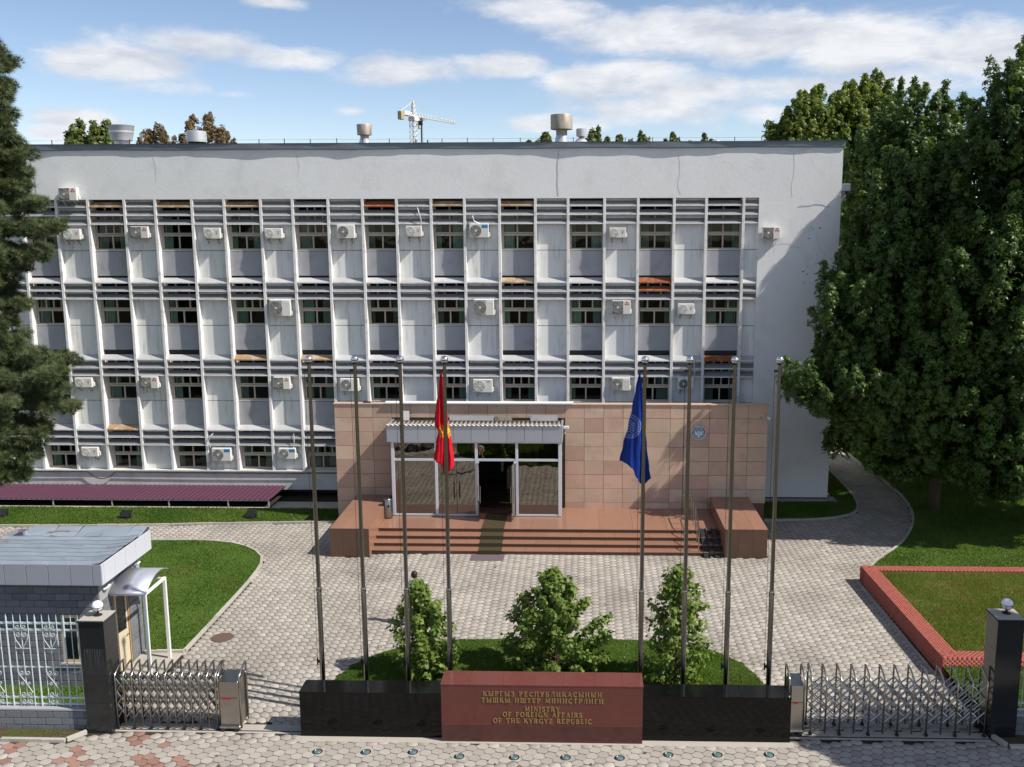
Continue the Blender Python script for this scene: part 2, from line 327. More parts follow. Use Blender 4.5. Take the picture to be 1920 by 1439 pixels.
def rots(n, up, spread):
    """random frames (n,3,3); third axis = up directions (n,3) disturbed by spread"""
    z = up + RNG.normal(0, spread, (n, 3)); z /= np.linalg.norm(z, axis=1)[:, None]+1e-9
    a = RNG.normal(0, 1, (n, 3)); x = a - (a*z).sum(1)[:, None]*z; x /= np.linalg.norm(x, axis=1)[:, None]+1e-9
    return np.stack([x, np.cross(z, x), z], 2)
def scatter(tv, tf, pos, rot, scl):
    n = len(pos); tv = np.asarray(tv, float); tf = np.asarray(tf)
    V = np.einsum('nij,kj->nki', rot, tv)*scl[:, None, None] + pos[:, None, :]
    Fc = tf[None]+(np.arange(n)*len(tv))[:, None, None]
    return V.reshape(-1, 3), Fc.reshape(-1, 3)

# ================================================================== SETTING
g = MB().add([(-700,-700,-.12),(700,-700,-.12),(700,900,-.12),(-700,900,-.12)], [(0,1,2,3)]).obj('ground', soil); tag(g, kind='structure')
road = MB().add([(-120,-33,-.1),(120,-33,-.1),(120,-24.4,-.1),(-120,-24.4,-.1)], [(0,1,2,3)]).obj('road', asphalt); tag(road, kind='structure')
for yy in (-24.4,):
    k = box('road_kerb', kerbm, None, -60, 60, yy, yy+.18, -.1, .015, c=.015); tag(k, kind='structure')

def inpoly(x, y, P):
    c = False; j = len(P)-1
    for i in range(len(P)):
        if (P[i][1] > y) != (P[j][1] > y) and x < (P[j][0]-P[i][0])*(y-P[i][1])/(P[j][1]-P[i][1])+P[i][0]: c = not c
        j = i
    return c
def smooth_poly(P, n=2, keep=()):
    for _ in range(n):
        Q = []
        for i in range(len(P)-1):
            a, b = P[i], P[i+1]; Q += [(a[0]*.75+b[0]*.25, a[1]*.75+b[1]*.25), (a[0]*.25+b[0]*.75, a[1]*.25+b[1]*.75)]
        P = [P[0]]+Q+[P[-1]]
    return P
E1 = smooth_poly([(-17.09,-6.32),(-15.72,-6.29),(-14.43,-6.33),(-13.5,-6.56),(-12.68,-7.1),(-12.09,-7.75),(-11.72,-8.5),(-11.58,-9.86),(-11.54,-11.5),(-11.53,-13.6),(-11.54,-16.05)])
LAWN_LEFT = [(-40,-6.32)]+E1+[(-12.74,-16.05),(-12.74,-17.9),(-12.2,-17.9),(-12.2,-20.1),(-40,-20.1)]
E2 = [(-40,-4.75),(-23.99,-4.66),(-19.6,-4.49),(-14.17,-4.08),(-10.25,-3.80)]
LAWN_STRIP = E2+[(-10.25,-2.0),(-40,-2.0)]
E3 = smooth_poly([(7.66,-3.15),(9.19,-3.1),(10.61,-2.85),(11.6,-2.3),(12.1,-1.4),(12.35,-.2),(12.45,1.5),(12.5,6),(12.5,16)])
LAWN_CORNER = [(7.66,-.45)]+E3+[(11.45,16),(11.45,-.45)]
E4 = smooth_poly([(14.32,16),(14.4,6.44),(14.6,4.0),(14.68,1.64),(14.52,-.69),(14.07,-2.64),(13.33,-4.44),(12.41,-6.09),(11.41,-7.32),(10.56,-8.4),(9.9,-9.9)])
LAWN_RIGHT = E4+[(40,-9.9),(40,16)]
OVAL = smooth_poly([(-6.75,-18.2),(-6.68,-17.6),(-6.5,-17.0),(-6.15,-16.4),(-5.6,-15.85),(-4.9,-15.4),(-3.8,-15.1),(-2.05,-14.99),(-.61,-14.95),(.83,-14.95),(2.1,-15.02),(3.18,-15.25),(3.95,-15.7),(4.5,-16.34),(4.83,-17.11),(5.0,-17.9),(5.02,-18.3)])
LAWN_OVAL = OVAL+[(5.02,-19.9),(-6.75,-19.9)]
LAWN_FRONT = [(9.98,-17.02),(30,-17.02),(30,-20.05),(10.55,-20.05),(9.98,-18.2)]
PLANT_IN = [(10.22,-10.32),(24,-10.32),(24,-16.62),(10.34,-16.62)]
PLANT_OUT = [(9.72,-9.9),(24.4,-9.9),(24.4,-17.02),(9.92,-17.02)]
lawns = []
for nm, P, z in (('left', LAWN_LEFT, .045), ('strip', LAWN_STRIP, .05), ('corner', LAWN_CORNER, .05), ('right', LAWN_RIGHT, .045), ('oval', LAWN_OVAL, .035), ('front', LAWN_FRONT, .04)):
    o = MB().add([(x, y, z if nm != 'front' else .04+.24*max(0, (y+20.05)/3.03)) for x, y in P], [tuple(range(len(P)))]).obj('lawn', lawnm); tag(o, kind='structure'); lawns.append((P, z))
    if o.data.polygons[0].normal.z < 0: o.data.flip_normals()
# kerbs along the curved lawn edges, cut into single stones
def kerb_run(P, parent_name='kerb', w=.09, h=.085, step=.8):
    root = tag(MB().box(P[0][0]-.01, P[0][0]+.01, P[0][1]-.01, P[0][1]+.01, -.05, -.02).obj(parent_name, kerbm), kind='structure')
    pts = [Vector((*p, 0)) for p in P]; L = [0]
    for a, b in zip(pts, pts[1:]): L.append(L[-1]+(b-a).length)
    def at(s):
        for i in range(len(L)-1):
            if s <= L[i+1]: t = (s-L[i])/max(1e-6, L[i+1]-L[i]); return pts[i].lerp(pts[i+1], t)
        return pts[-1]
    s = 0; far = MB()
    while s < L[-1]-.05:
        a, b = at(s+.006), at(min(s+step, L[-1])-.006); d = (b-a).normalized(); n = Vector((-d.y, d.x, 0))*w/2; h2 = h+random.uniform(-.008, .008)
        mb = MB(); q = [a-n, b-n, b+n, a+n]
        mb.add([(p.x, p.y, -.05) for p in q]+[(p.x, p.y, h2) for p in q], [(3,2,1,0),(4,5,6,7),(0,1,5,4),(1,2,6,5),(2,3,7,6),(3,0,4,7)])
        if in_view(a.x, a.y): mb.obj('kerb_stone', kerbm, root)
        s += step
    return root
kerb_run(E1[2:]); kerb_run(E2[1:]); kerb_run(E3); kerb_run(E4)
kerb_run([(-11.54,-16.1),(-12.7,-16.15)])
# ---- pavement: joint bed + individual pavers
bed = MB().add([(-60,-24.3,-.010),(60,-24.3,-.010),(60,18,-.010),(-60,18,-.010)], [(0,1,2,3)]).obj('pavement', sandm); tag(bed, kind='structure')
BLOCK = [LAWN_LEFT, LAWN_STRIP, LAWN_CORNER, LAWN_RIGHT, LAWN_OVAL, LAWN_FRONT, PLANT_OUT,
         [(-40,-3.0),(-10.2,-3.0),(-10.2,20),(-40,20)], [(-10.2,-3.4),(7.63,-3.4),(7.63,20),(-10.2,20)], [(7.6,-.5),(11.3,-.5),(11.3,20),(7.6,20)], [(-7.9,-7.5),(5.34,-7.5),(5.34,-3),(-7.9,-3)],
         [(-9.37,-7.9),(-7.9,-7.9),(-7.9,-3),(-9.37,-3)], [(5.34,-7.7),(6.93,-7.7),(6.93,-3),(5.34,-3)],
         [(-6.8,-20.6),(5.03,-20.6),(5.03,-19.7),(-6.8,-19.7)], [(-3.33,-20.74),(1.5,-20.74),(1.5,-19.9),(-3.33,-19.9)], [(-12.1,-20.57),(-11.46,-20.57),(-11.46,-19.9),(-12.1,-19.9)],
         [(9.88,-20.25),(10.56,-20.25),(10.56,-19.5),(9.88,-19.5)], [(-40,-21.0),(-12.35,-21.0),(-12.0,-20.55),(-12.0,-20.0),(-40,-20.0)], [(10.0,-20.62),(40,-20.62),(40,-20),(10.0,-20)],
         [(-11.5,-20.48),(-6.8,-20.48),(-6.8,-20.06),(-11.5,-20.06)], [(5.03,-20.4),(9.9,-20.4),(9.9,-20.0),(5.03,-20.0)],
         [(-12.74,-17.85),(-11.55,-17.85),(-11.55,-16.15),(-12.74,-16.15)]]
BB = [(min(p[0] for p in P), max(p[0] for p in P), min(p[1] for p in P), max(p[1] for p in P)) for P in BLOCK]
def blocked(x, y):
    for P, b in zip(BLOCK, BB):
        if b[0] <= x <= b[1] and b[2] <= y <= b[3] and inpoly(x, y, P): return True
    return False
# wavy hexagonal unit, pitch pa x pb
PA, PB = .236, .262
def paver_outline(s=1.):
    a, b = PA*2/3, PB/2
    base = [(a*1.02,0),(a*.55,b*.97),(-a*.50,b*1.0),(-a*1.02,0),(-a*.55,-b*.97),(a*.50,-b*1.0)]
    out = []
    for i in range(6):
        p, q = Vector(base[i]), Vector(base[(i+1) % 6]); n = Vector((q.y-p.y, -(q.x-p.x))).normalized()
        out += [p*.985, p.lerp(q, .5)+n*(.010 if i % 2 else -.006)]
    return [(x*s, y*s) for x, y in out]
def paver_verts(): 
    o, i = paver_outline(.945), paver_outline(.930)
    return np.array([(x, y, -.016) for x, y in o]+[(x, y, -.002) for x, y in o]+[(x, y, 0) for x, y in i]+[(0, 0, .0005)])
PN = 12
PT = [(24+k, 24+(k+1) % PN, 36) for k in range(PN)]
for a in (0, 12):
    for k in range(PN): PT += [(a+k, a+(k+1) % PN, a+12+(k+1) % PN), (a+k, a+12+(k+1) % PN, a+12+k)]
PV = paver_verts()
def lattice(x0, x1, y0, y1, ang, ok):
    c, s = math.cos(ang), math.sin(ang); R_ = max(x1-x0, y1-y0); cx, cy = (x0+x1)/2, (y0+y1)/2; out = []
    for i in range(int(-R_/PA), int(R_/PA)+1):
        for j in range(int(-R_/PB), int(R_/PB)+1):
            u, v = i*PA, (j+(i % 2)*.5)*PB; x, y = cx+u*c-v*s, cy+u*s+v*c
            if x0 < x < x1 and y0 < y < y1 and ok(x, y) and not blocked(x, y): out.append((x, y, ang))
    return out
seam = -20.45
def slew(x):        # slope and offset of the courses at x
    t = min(max((-5.0-x)/3.0, 0), 1); k = -.42*t*t*(3-2*t); T_ = max(0, -5.0-x); I = 3.0*(min(T_/3, 1)**3-.5*min(T_/3, 1)**4)+max(0, T_-3.0)
    return k, .42*I
court = []
for i in range(int(-38/PA), int(18/PA)+1):
    x = i*PA; k_, off = slew(x)
    for j in range(-80, 150):
        y = -20.6+(j+(i % 2)*.5)*PB+off-8
        if -20.45 < y < 12 and in_view(x, y, 0, 300) and not blocked(x, y): court.append((x, y, k_))
walk = lattice(-17, 14.5, -24.2, seam, R(-16), lambda x, y: in_view(x, y, 0, 300))
allp = [(x, y, k, 's') for x, y, k in court]+[(x, y, a, 'r') for x, y, a in walk]
allp.sort(key=lambda p: (not in_view(p[0], p[1], 0, -6), p[1]))
def is_red(x, y):
    if y > -20.5 or x > -9.0: return False
    u = (x*math.cos(R(30))+y*math.sin(R(30)))*1.15; v = -x*math.sin(R(30))+y*math.cos(R(30))
    if math.sin(x*91.7+y*57.3) > .55: return False
    return (u % 1.9) < .95+.35*math.sin(v*2.1) and math.sin(v*5+u*3) > -.55 and not (-12.3 < x < -11.2 and y > -21.2)
pm = bpy.data.meshes.new('paver'); pm.from_pydata([tuple(p) for p in PV], [], [tuple(range(24, 36))]+[(a+k, a+(k+1) % PN, a+12+(k+1) % PN, a+12+k) for a in (0, 12) for k in range(PN)]); pm.materials.append(paver1)
pm.materials.append(sandm); [setattr(pm.polygons[q], 'material_index', 1) for q in range(1, 13)]
pmr = pm.copy(); pmr.materials.clear(); pmr.materials.append(paverred); pmr.materials.append(sandm)
single = allp[:300]; rest = allp[300:]
for x, y, a, md in single:
    o = link('paver', pmr if is_red(x, y) else pm, bed, (x, y, RNG.normal(0, .0015))); o.rotation_euler = (RNG.normal(0, .004), RNG.normal(0, .004), a if md == 'r' else 0)
def field(items, m):
    n = len(items)
    if not n: return
    A = np.array([p[2] for p in items]); rot = np.zeros((n, 3, 3)); rot[:,0,0] = np.cos(A); rot[:,0,1] = -np.sin(A); rot[:,1,0] = np.sin(A); rot[:,1,1] = np.cos(A); rot[:,2,2] = 1
    for q, it in enumerate(items):
        if it[3] == 's': rot[q] = ((1,0,0),(-A[q]*-1,1,0),(0,0,1))
    tx, ty = RNG.normal(0, .004, n), RNG.normal(0, .004, n); rot[:,2,0] = tx; rot[:,2,1] = ty
    pos = np.array([(p[0], p[1], 0) for p in items]); pos[:,2] = RNG.normal(0, .0015, n)
    V, Fc = scatter(PV, PT, pos, rot, np.ones(n))
    o = big_mesh('paver_field', V, Fc, m, np.repeat(RNG.random(n), len(PT)), bed); o['kind'] = 'stuff'; o.data.materials.append(sandm)
    o.data.polygons.foreach_set('material_index', np.tile(np.array([0]*12+[1]*24+[0]*24, dtype=np.int32), n)); o.data.update()
field([p for p in rest if not is_red(p[0], p[1])], paverm)
field([p for p in rest if is_red(p[0], p[1])], paverred)
# concrete strips that the sliding gates run on, with their rails; the pad at the gatehouse door; apron along the wall
for x0, x1, yb, yf in ((-11.46,-6.81,-20.07,-20.47), (5.04,9.88,-20.01,-20.39)):
    s = MB().box(x0, x1, yf, yb, -.05, .006).obj('gate_track', concrete); tag(s, kind='structure')
    box('rail', darkmetal, s, x0+.02, x1-.02, yf+.07, yf+.10, .0, .016)
s = box('doorstep', concrete, None, -12.745, -11.56, -17.84, -16.16, -.05, .03, c=.01); tag(s, kind='structure')
s = box('apron', concrete, None, -13.6, -10.22, -2.05, -.9, -.1, .03); tag(s, kind='structure')
s = box('apron', concrete, None, 7.64, 11.44, -.46, .39, -.1, .055); tag(s, kind='structure')
s = box('front_margin', concrete, None, -6.9, 5.1, -20.80, -20.56, -.05, .003); tag(s, kind='structure')
# soil strips in front of the fences
s = MB().add([(-30,-20.93,.015),(-12.42,-20.9,.015),(-12.12,-20.55,.015),(-12.12,-20.0,.02),(-30,-20.0,.02)], [(0,1,2,3,4)]).obj('soil_strip', soil); tag(s, kind='structure')
kerb_run([(-24,-20.97),(-12.42,-20.97)], w=.1, h=.07, step=1.0); kerb_run([(-12.40,-20.95),(-12.10,-20.58)], w=.08, h=.09, step=.6)
s = MB().add([(10.1,-20.58,.015),(30,-20.58,.015),(30,-20.0,.02),(10.1,-20.0,.02)], [(0,1,2,3)]).obj('soil_strip', soil); tag(s, kind='structure')
kerb_run([(10.2,-20.66),(20,-20.66)], w=.1, h=.07, step=1.0); kerb_run([(10.14,-20.62),(9.98,-20.22)], w=.1, h=.09, step=.5)

# ================================================================== OFFICE BLOCK
bld = thing('office_building', 'long white four storey office block with vertical fins, grey spandrels and louvred sun breakers', 'building', (0,0,0))
FX = [-29.1,-27.7,-26.1,-24.62,-23.05,-21.635,-20.015,-18.65,-17.02,-15.602,-13.994,-12.592,-11.03,-9.524,-8.035,-6.53,-5.076,-3.559,-1.999,-.583,.993,2.438,3.988,5.365,6.963]
XEND = 7.611
SILL = [11.187, 7.871, 4.441, 1.235]            # ledge heights of the four storeys
LIPS = [(13.09,12.72,12.335), (9.773,9.41,9.06), (6.33,5.975,5.62), (3.11,2.77,2.42)]
XL = -29.1
# masonry: parapet, end wall, plinth, side, roof
def slab_wall(name, x0, x1, z0, z1, y0, y1, m):
    return MB().box(x0, x1, y0, y1, z0, z1).obj(name, m, bld)
slab_wall('parapet_wall', XL, 11.09, 13.385, 15.49, 0, .45, stucco)
slab_wall('end_wall', XEND, 11.09, .12, 13.384, 0, .45, stucco)
slab_wall('end_wall_base', XEND+.05, 11.04, -.12, .12, .06, .45, joint)
slab_wall('side_wall', 10.64, 11.088, -.1, 15.485, .452, 15, stucco)
slab_wall('rear_wall', XL, 10.638, -.1, 15.485, 14.6, 15, stucco)
slab_wall('end_wall', XL-.4, XL-.002, -.1, 15.49, 0, 15, stucco)
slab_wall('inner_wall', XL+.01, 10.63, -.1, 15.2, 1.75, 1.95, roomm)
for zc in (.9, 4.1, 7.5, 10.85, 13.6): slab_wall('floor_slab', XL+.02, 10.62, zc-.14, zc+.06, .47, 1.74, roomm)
slab_wall('roof', XL-.39, 11.08, 15.36, 15.48, .455, 14.59, roofm)
# wavy metal coping: its lip stands a little proud, unevenly
mb = MB(); n = 90; vs = []
for i in range(n+1):
    x = XL-.45+(11.16-XL+.45)*i/n; w = .084+.013*math.sin(i*.61)+.016*math.sin(i*.19+1)+.012*math.sin(i*1.37+2)*math.sin(i*.11)+random.uniform(-.007, .007); dz = .012*math.sin(i*.4)
    vs += [(x,-w,15.50+dz),(x,-w-.012,15.715),(x,.5,15.74),(x,.5,15.50),(x,-.005,15.47+dz)]
fs = []
for i in range(n):
    for k in range(5): fs.append((i*5+k, i*5+(k+1) % 5, i*5+5+(k+1) % 5, i*5+5+k))
mb.add(vs, fs+[(0,1,2,3,4)[::-1], tuple(n*5+k for k in range(5))]).obj('coping', coping, bld)
box('coping_edge', tealedge, bld, XL-.45, 11.17, -.12, -.06, 15.718, 15.742)
x = XL+.4; wire = []
while x < 11.1:
    box('wire_post', darkmetal, bld, x-.014, x+.014, .04, .068, 15.73, 15.93+random.uniform(-.02, .02)); wire.append((x, .054, 15.90)); x += 1.14+random.uniform(-.05, .05)
MB().tube(wire, .004, 5).obj('roof_wire', darkmetal, bld)
# plinth band, ledge, basement recess
slab_wall('plinth_wall', XL, -10.21, .32, 1.16, .045, .45, plinthm)
MB().box(XL, -10.21, -.035, .42, 1.162, 1.232, c=.008).obj('ledge', plinthm, bld)
slab_wall('basement_wall', XL, -10.21, -.12, .318, .75, .95, roomm)
for xx in (-25.6,-23.1,-20.4,-18.0,-15.6,-12.1): box('basement_window', darkmetal, bld, xx-.5, xx+.5, .70, .748, -.1, .3)
# bays
rust = {(2,0,0):1, (7,0,0):2, (5,0,0):2, (9,0,0):2, (13,0,0):1, (15,0,0):2, (17,0,0):2, (17,1,0):2, (21,1,0):1, (21,1,1):1, (9,2,0):2, (11,2,0):2, (23,2,0):1, (3,2,1):1, (5,3,0):2}
def window(x0, x1, s, top, k):
    """cream timber frame: two lower lights, a heavy transom, casements above that run up behind the louvres"""
    f = MB(); y0, y1 = .40, .47; xm = (x0+x1)/2+random.uniform(-.03, .03); t = s+.60; w = .045
    f.box(x0, x0+w+.05, y0, y1, s, top); f.box(x1-w, x1, y0, y1, s, top); f.box(x0+w+.05, x1-w, y0, y1, s, s+.06); f.box(x0+w+.05, x1-w, y0-.02, y1, t, t+.085); f.box(x0+w+.05, x1-w, y0-.012, y1, t+.10, t+.155)
    f.box(xm-.03, xm+.03, y0+.004, y1-.004, s+.06, t)
    cuts = [xm] if k % 3 == 0 else [x0+(x1-x0)*.30, x0+(x1-x0)*.70] if k % 3 == 1 else [x0+(x1-x0)*.33, x0+(x1-x0)*.56, x0+(x1-x0)*.80]
    for c in cuts: f.box(c-.032, c+.032, y0+.004, y1-.004, t+.155, top)
    f.box(x0+w+.05, x1-w, y0+.006, y1-.006, t+.86, t+.92)
    o = f.obj('window', framem, bld)
    def pane(a, b, z0, z1): MB().add([(a,.445,z0),(b,.445,z0),(b,.445,z1),(a,.445,z1)], [(0,1,2,3)]).obj('pane', pane_m, o)
    pane(x0+w+.05, xm-.03, s+.06, t); pane(xm+.03, x1-w, s+.06, t)
    e = [x0+w+.05]+[v for c in cuts for v in (c-.032, c+.032)]+[x1-w]
    for a, b in zip(e[::2], e[1::2]): pane(a, b, t+.155, t+.86)
    MB().box(x0-.0, x1+.0, .27, .40, s-.035, s-.002).obj('sill', plinthm, o)
    # curtains, hung in folds just inside
    for side in ((0, 1) if random.random() < .7 else (0,)):
        wd = random.uniform(.15, .5); a = x0+.08 if side == 0 else x1-.06-wd; mb = MB(); n = 14; vs = []
        for i in range(n+1): yy = .60+.035*math.sin(i*2.1+k); vs += [(a+wd*i/n, yy, s+.05), (a+wd*i/n, yy, s+1.7)]
        mb.add(vs, [(2*i, 2*i+2, 2*i+3, 2*i+1) for i in range(n)]).obj('curtain', curtainm, o)
    return o
k = 0
for i in range(len(FX)):
    x = FX[i]
    if i: MB().box(x-.058, x+.058, 0, .46, 1.234, 13.383, c=.006).obj('fin', finm, bld)
    xa = x+.058; xb = FX[i+1]-.058 if i+1 < len(FX) else XEND
    if i == 0: xa = XL
    win = i % 2 == 1
    for r in range(4):
        s = SILL[r]; top = 13.384 if r == 0 else SILL[r-1]-1.16
        hidden = r == 3 and xa > -10.2
        if hidden: continue
        bot = s-1.16 if r < 3 else None
        if win:
            window(xa, xb, s, min(top, s+1.98), k); k += 1
            if r < 3: MB().box(xa, xb, .27, .45, s-1.13, s-.06).obj('spandrel', spandm, bld); MB().box(xa, xb, .32, .45, s-.06, s-.036).obj('gap', joint, bld)
            if r < 3: MB().box(xa, xb, .36, .44, s-1.30, s-1.131).obj('gap', joint, bld)
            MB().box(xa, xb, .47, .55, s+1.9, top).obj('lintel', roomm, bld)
        else:
            MB().box(xa, xb, .24, .45, s-.012, top).obj('blank_panel', plaster, bld)
            if r < 3: MB().box(xa, xb, .24, .45, s-1.16, s-.038).obj('blank_panel', plaster, bld); MB().box(xa, xb, .27, .45, s-.038, s-.012).obj('gap', joint, bld)
        for q, z in enumerate(LIPS[r]):
            kind = rust.get((i, r, q), 0); m = (slatw if q == 0 and r else slatm, rustm, rustm2)[kind]; sag = random.uniform(-.012, .012); a = .012+random.uniform(-.006, .006)
            back = .235 if not win else .262
            MB().xprism([(a,z-.045+sag),(a,z+.004+sag),(back,z+.195),(back,z+.178),(a+.018,z-.014+sag),(a+.018,z-.045+sag)], xa+.002, xb-.002).obj('louvre_slat', m, bld)
            if not kind: sl = LAST[0]; sl.data.materials.append(finm); sl.data.polygons[2].material_index = 1
            if win and q < 2 and r: pass
# downpipe head at the right-hand corner
o = MB().box(11.1, 11.62, .6, .95, 13.66, 13.98, c=.02).obj('rain_hopper', coping, bld); MB().tube([(11.42,.78,13.66),(11.42,.78,13.45),(11.2,.78,13.15),(11.17,.78,12.9),(11.17,.78,.3)], .075, 10).obj('downpipe', coping, bld)
# cracks and loose cables
def cable(pts, r, label, m=darkmetal):
    return tag(MB().tube(pts, r, 6).obj('cable', m), label, 'cable')
cable([(-.98,-.02,15.4),(-1.0,-.012,15.1),(-1.04,-.012,14.8),(-1.02,-.012,14.4),(-1.04,-.012,14.0),(-1.0,-.012,13.5)], .006, 'thin dark cable hanging down the blank parapet right of the crane', coping)
cable([(-24.0,-.012,15.4),(-23.95,-.012,14.7),(-23.85,-.012,14.2),(-23.86,-.012,13.6)], .006, 'thin cable running down the parapet beside the pine top', coping)
cable([(9.3,-.012,13.02),(9.8,-.012,13.05),(10.0,-.012,13.11),(10.3,-.012,13.10),(10.6,-.012,12.98)], .006, 'short curled cable on the blank end wall below the roof corner', coping)
crackm = mat("hairline_crack", (.30, .30, .29), .9, .1)
def crack(pts):
    q = [pts[0]]
    for a, b in zip(pts, pts[1:]): q += [((a[0]+b[0])/2+random.uniform(-.05,.05), -.0015, (a[1]+b[1])/2+random.uniform(-.05,.05)), (b[0], -.0015, b[1])]
    q[0] = (pts[0][0], -.0015, pts[0][1]); MB().tube(q, .0045, 4).obj('crack', crackm, bld)
crack([(8.5,11.4),(8.9,11.42),(9.2,11.3),(9.5,11.22)]); crack([(9.0,15.3),(9.05,14.6),(8.95,13.9),(9.0,13.4)]); crack([(10.1,12.0),(10.2,11.4),(10.5,11.0),(10.45,10.5)]); crack([(-12.3,15.3),(-12.2,14.8),(-12.35,14.3)]); crack([(4.1,15.2),(4.2,14.5),(4.1,13.9),(4.25,13.5)]); crack([(-18.6,15.2),(-18.5,14.6),(-18.55,14.1)]); crack([(8.2,6.0),(8.6,5.4),(8.5,4.8)])
for _ in range(26):
    x, z = random.uniform(9.6, 10.9), random.uniform(9.6, 12.2); r = random.uniform(.02, .055); n = random.randint(4, 6)
    MB().add([(x+r*random.uniform(.5,1)*math.cos(2*math.pi*k/n)*1.6, -.0015, z+r*random.uniform(.4,1)*math.sin(2*math.pi*k/n)) for k in range(n)], [tuple(range(n))]).obj('peeled_patch', crackm, bld)
def arc(x0, x1, z, sag, y, n=10): return [(x0+(x1-x0)*i/n, y, z-sag*4*(i/n)*(1-i/n)) for i in range(n+1)]
cable(arc(-29,-22.6,1.16,.03,-.06)+arc(-22.6,-21.3,1.15,.34,-.06)[1:]+arc(-21.3,-10.3,1.15,.04,-.06)[1:], .018, 'black cable strung along the plinth ledge with one low sagging loop')
# ---- awning over the basement light well
aw = thing('basement_awning', 'long purple corrugated metal awning over the dark basement windows', 'awning', (-20,-.9,0))
aw.location = (0,0,0)
mb = MB(); x0, x1, n = -29.5, -13.55, 420; vs = []
for i in range(n+1):
    x = x0+(x1-x0)*i/n; h = .018*math.sin(i*1.05)
    vs += [(x+.12,.02,.52+h),(x-.12,-1.72,.335+h)]
mb.add(vs, [(2*i+1, 2*i+3, 2*i+2, 2*i) for i in range(n)]).obj('roof_sheet', purple, aw)
for x in (-28.4,-26.0,-23.4,-20.75,-18.2,-15.55,-13.75): MB().box(x-.025, x+.025, -1.68, -1.63, -.08, .315).obj('post', galv, aw)
box('rail', galv, aw, -29.5, -13.72, -1.70, -1.65, .285, .318)
box('kerb_wall', concrete, aw, -29.5, -13.62, -1.98, -1.80, -.12, .045)
for x in (-27.3,-24.8,-22.3,-21.4,-19.2,-17.0,-14.4): box('window_bar', darkmetal, aw, x-.02, x+.02, -.3, -.26, -.1, .3)

# ================================================================== AIR CONDITIONERS
TRI = [(-.055,-.045),(0,-.005),(.055,-.045)]
def air_con(kind, x, z, w, h, label, y=.24, bracket=True):
    t = thing('air_conditioner', label, 'air conditioner', (x, y, z), 0, 'outdoor air conditioner units on the facade')
    d0, d1 = -.33, -.06; x0, x1, z0, z1 = -w/2, w/2, -h/2, h/2
    MB().box(x0, x1, d0, d1, z0, z1, c=.018).obj('casing', acwhite, t)
    r = h*.40; fx = x0+r+.05 if kind != 'E' else x0+r+.07; fz = 0
    grm = acdark if kind in 'ACDE' else acmid
    if kind in 'AE':
        MB().box(x0+.02, x0+w*.60, d0-.012, d0-.001, z0+.02, z1-.02, c=.004).obj('grille_plate', acdark if kind == 'A' else acmid, t); fx = x0+w*.31
    gm = MB(); 
    for q in range(1, 6): 
        rr = r*q/5; gm.tube([(fx+rr*math.cos(a*math.pi/10), d0-.020, fz+rr*math.sin(a*math.pi/10)) for a in range(21)], .007, 4, cap=False)
    for a in range(8): gm.tube([(fx+.04*math.cos(a*math.pi/4), d0-.022, fz+.04*math.sin(a*math.pi/4)), (fx+r*math.cos(a*math.pi/4), d0-.022, fz+r*math.sin(a*math.pi/4))], .006, 4)
    MB().yprism([(fx+r*math.cos(a*math.pi/14), fz+r*math.sin(a*math.pi/14)) for a in range(28)], d0-.016, d0-.002).obj('fan_opening', grm, t)
    gm.obj('fan_guard', acmid if grm is acdark else acwhite, t)
    b = MB()
    for a in (0.3, 2.4, 4.5): 
        b.add([(fx+.04*math.cos(a), d0-.018, fz+.04*math.sin(a)), (fx+r*.9*math.cos(a-.35), d0-.019, fz+r*.9*math.sin(a-.35)), (fx+r*.9*math.cos(a+.35), d0-.017, fz+r*.9*math.sin(a+.35))], [(0,1,2),(2,1,0)])
    b.obj('fan_blades', acwhite if kind in 'BF' else acmid, t)
    MB().yprism([(fx+.05*math.cos(a*math.pi/6), fz+.05*math.sin(a*math.pi/6)) for a in range(12)], d0-.030, d0-.023).obj('fan_hub', acwhite, t)
    lx = x0+w*.80
    if kind == 'A':
        lg = MB(); s_ = .055; lz = z1-.13
        for (ox, oz) in ((0,.055),(-.05,-.03),(.05,-.03)): lg.yprism([(lx+ox, lz+oz+s_*.9),(lx+ox+s_*.8, lz+oz),(lx+ox, lz+oz-s_*.7),(lx+ox-s_*.8, lz+oz)], d0-.006, d0-.001)
        lg.obj('emblem', redm, t)
    if kind == 'B':
        MB().yprism([(lx-.03,.03),(lx+.03,.03),(lx,-.05)], d0-.006, d0-.001).obj('emblem', redm, t); box('nameplate', acmid, t, lx-.06, lx+.07, d0-.005, d0-.001, .07, .09)
    if kind == 'D': box('blue_label', bluem, t, lx-.13, lx+.14, d0-.005, d0-.001, z1-.18, z1-.05)
    if kind == 'F': box('nameplate', acmid, t, lx-.06, lx+.06, d0-.005, d0-.001, z1-.13, z1-.07)
    if kind == 'E': box('side_plate', whitem, t, x0+w*.64, x1-.05, d0-.005, d0-.001, z1-.16, z1-.05)
    MB().box(x1, x1+.055, d0+.10, d1-.02, z0+.04, z0+.22, c=.01).obj('valve_cover', acwhite, t)
    if bracket:
        for s_ in (-.32, .30):
            MB().box(w*s_-.018, w*s_+.018, d0+.02, 0, z0-.035, z0, c=0).tube([(w*s_, d0+.05, z0-.03), (w*s_, -.01, z0-.22)], .016, 5).obj('bracket', acdark if kind in 'BC' else galv, t)
    return t
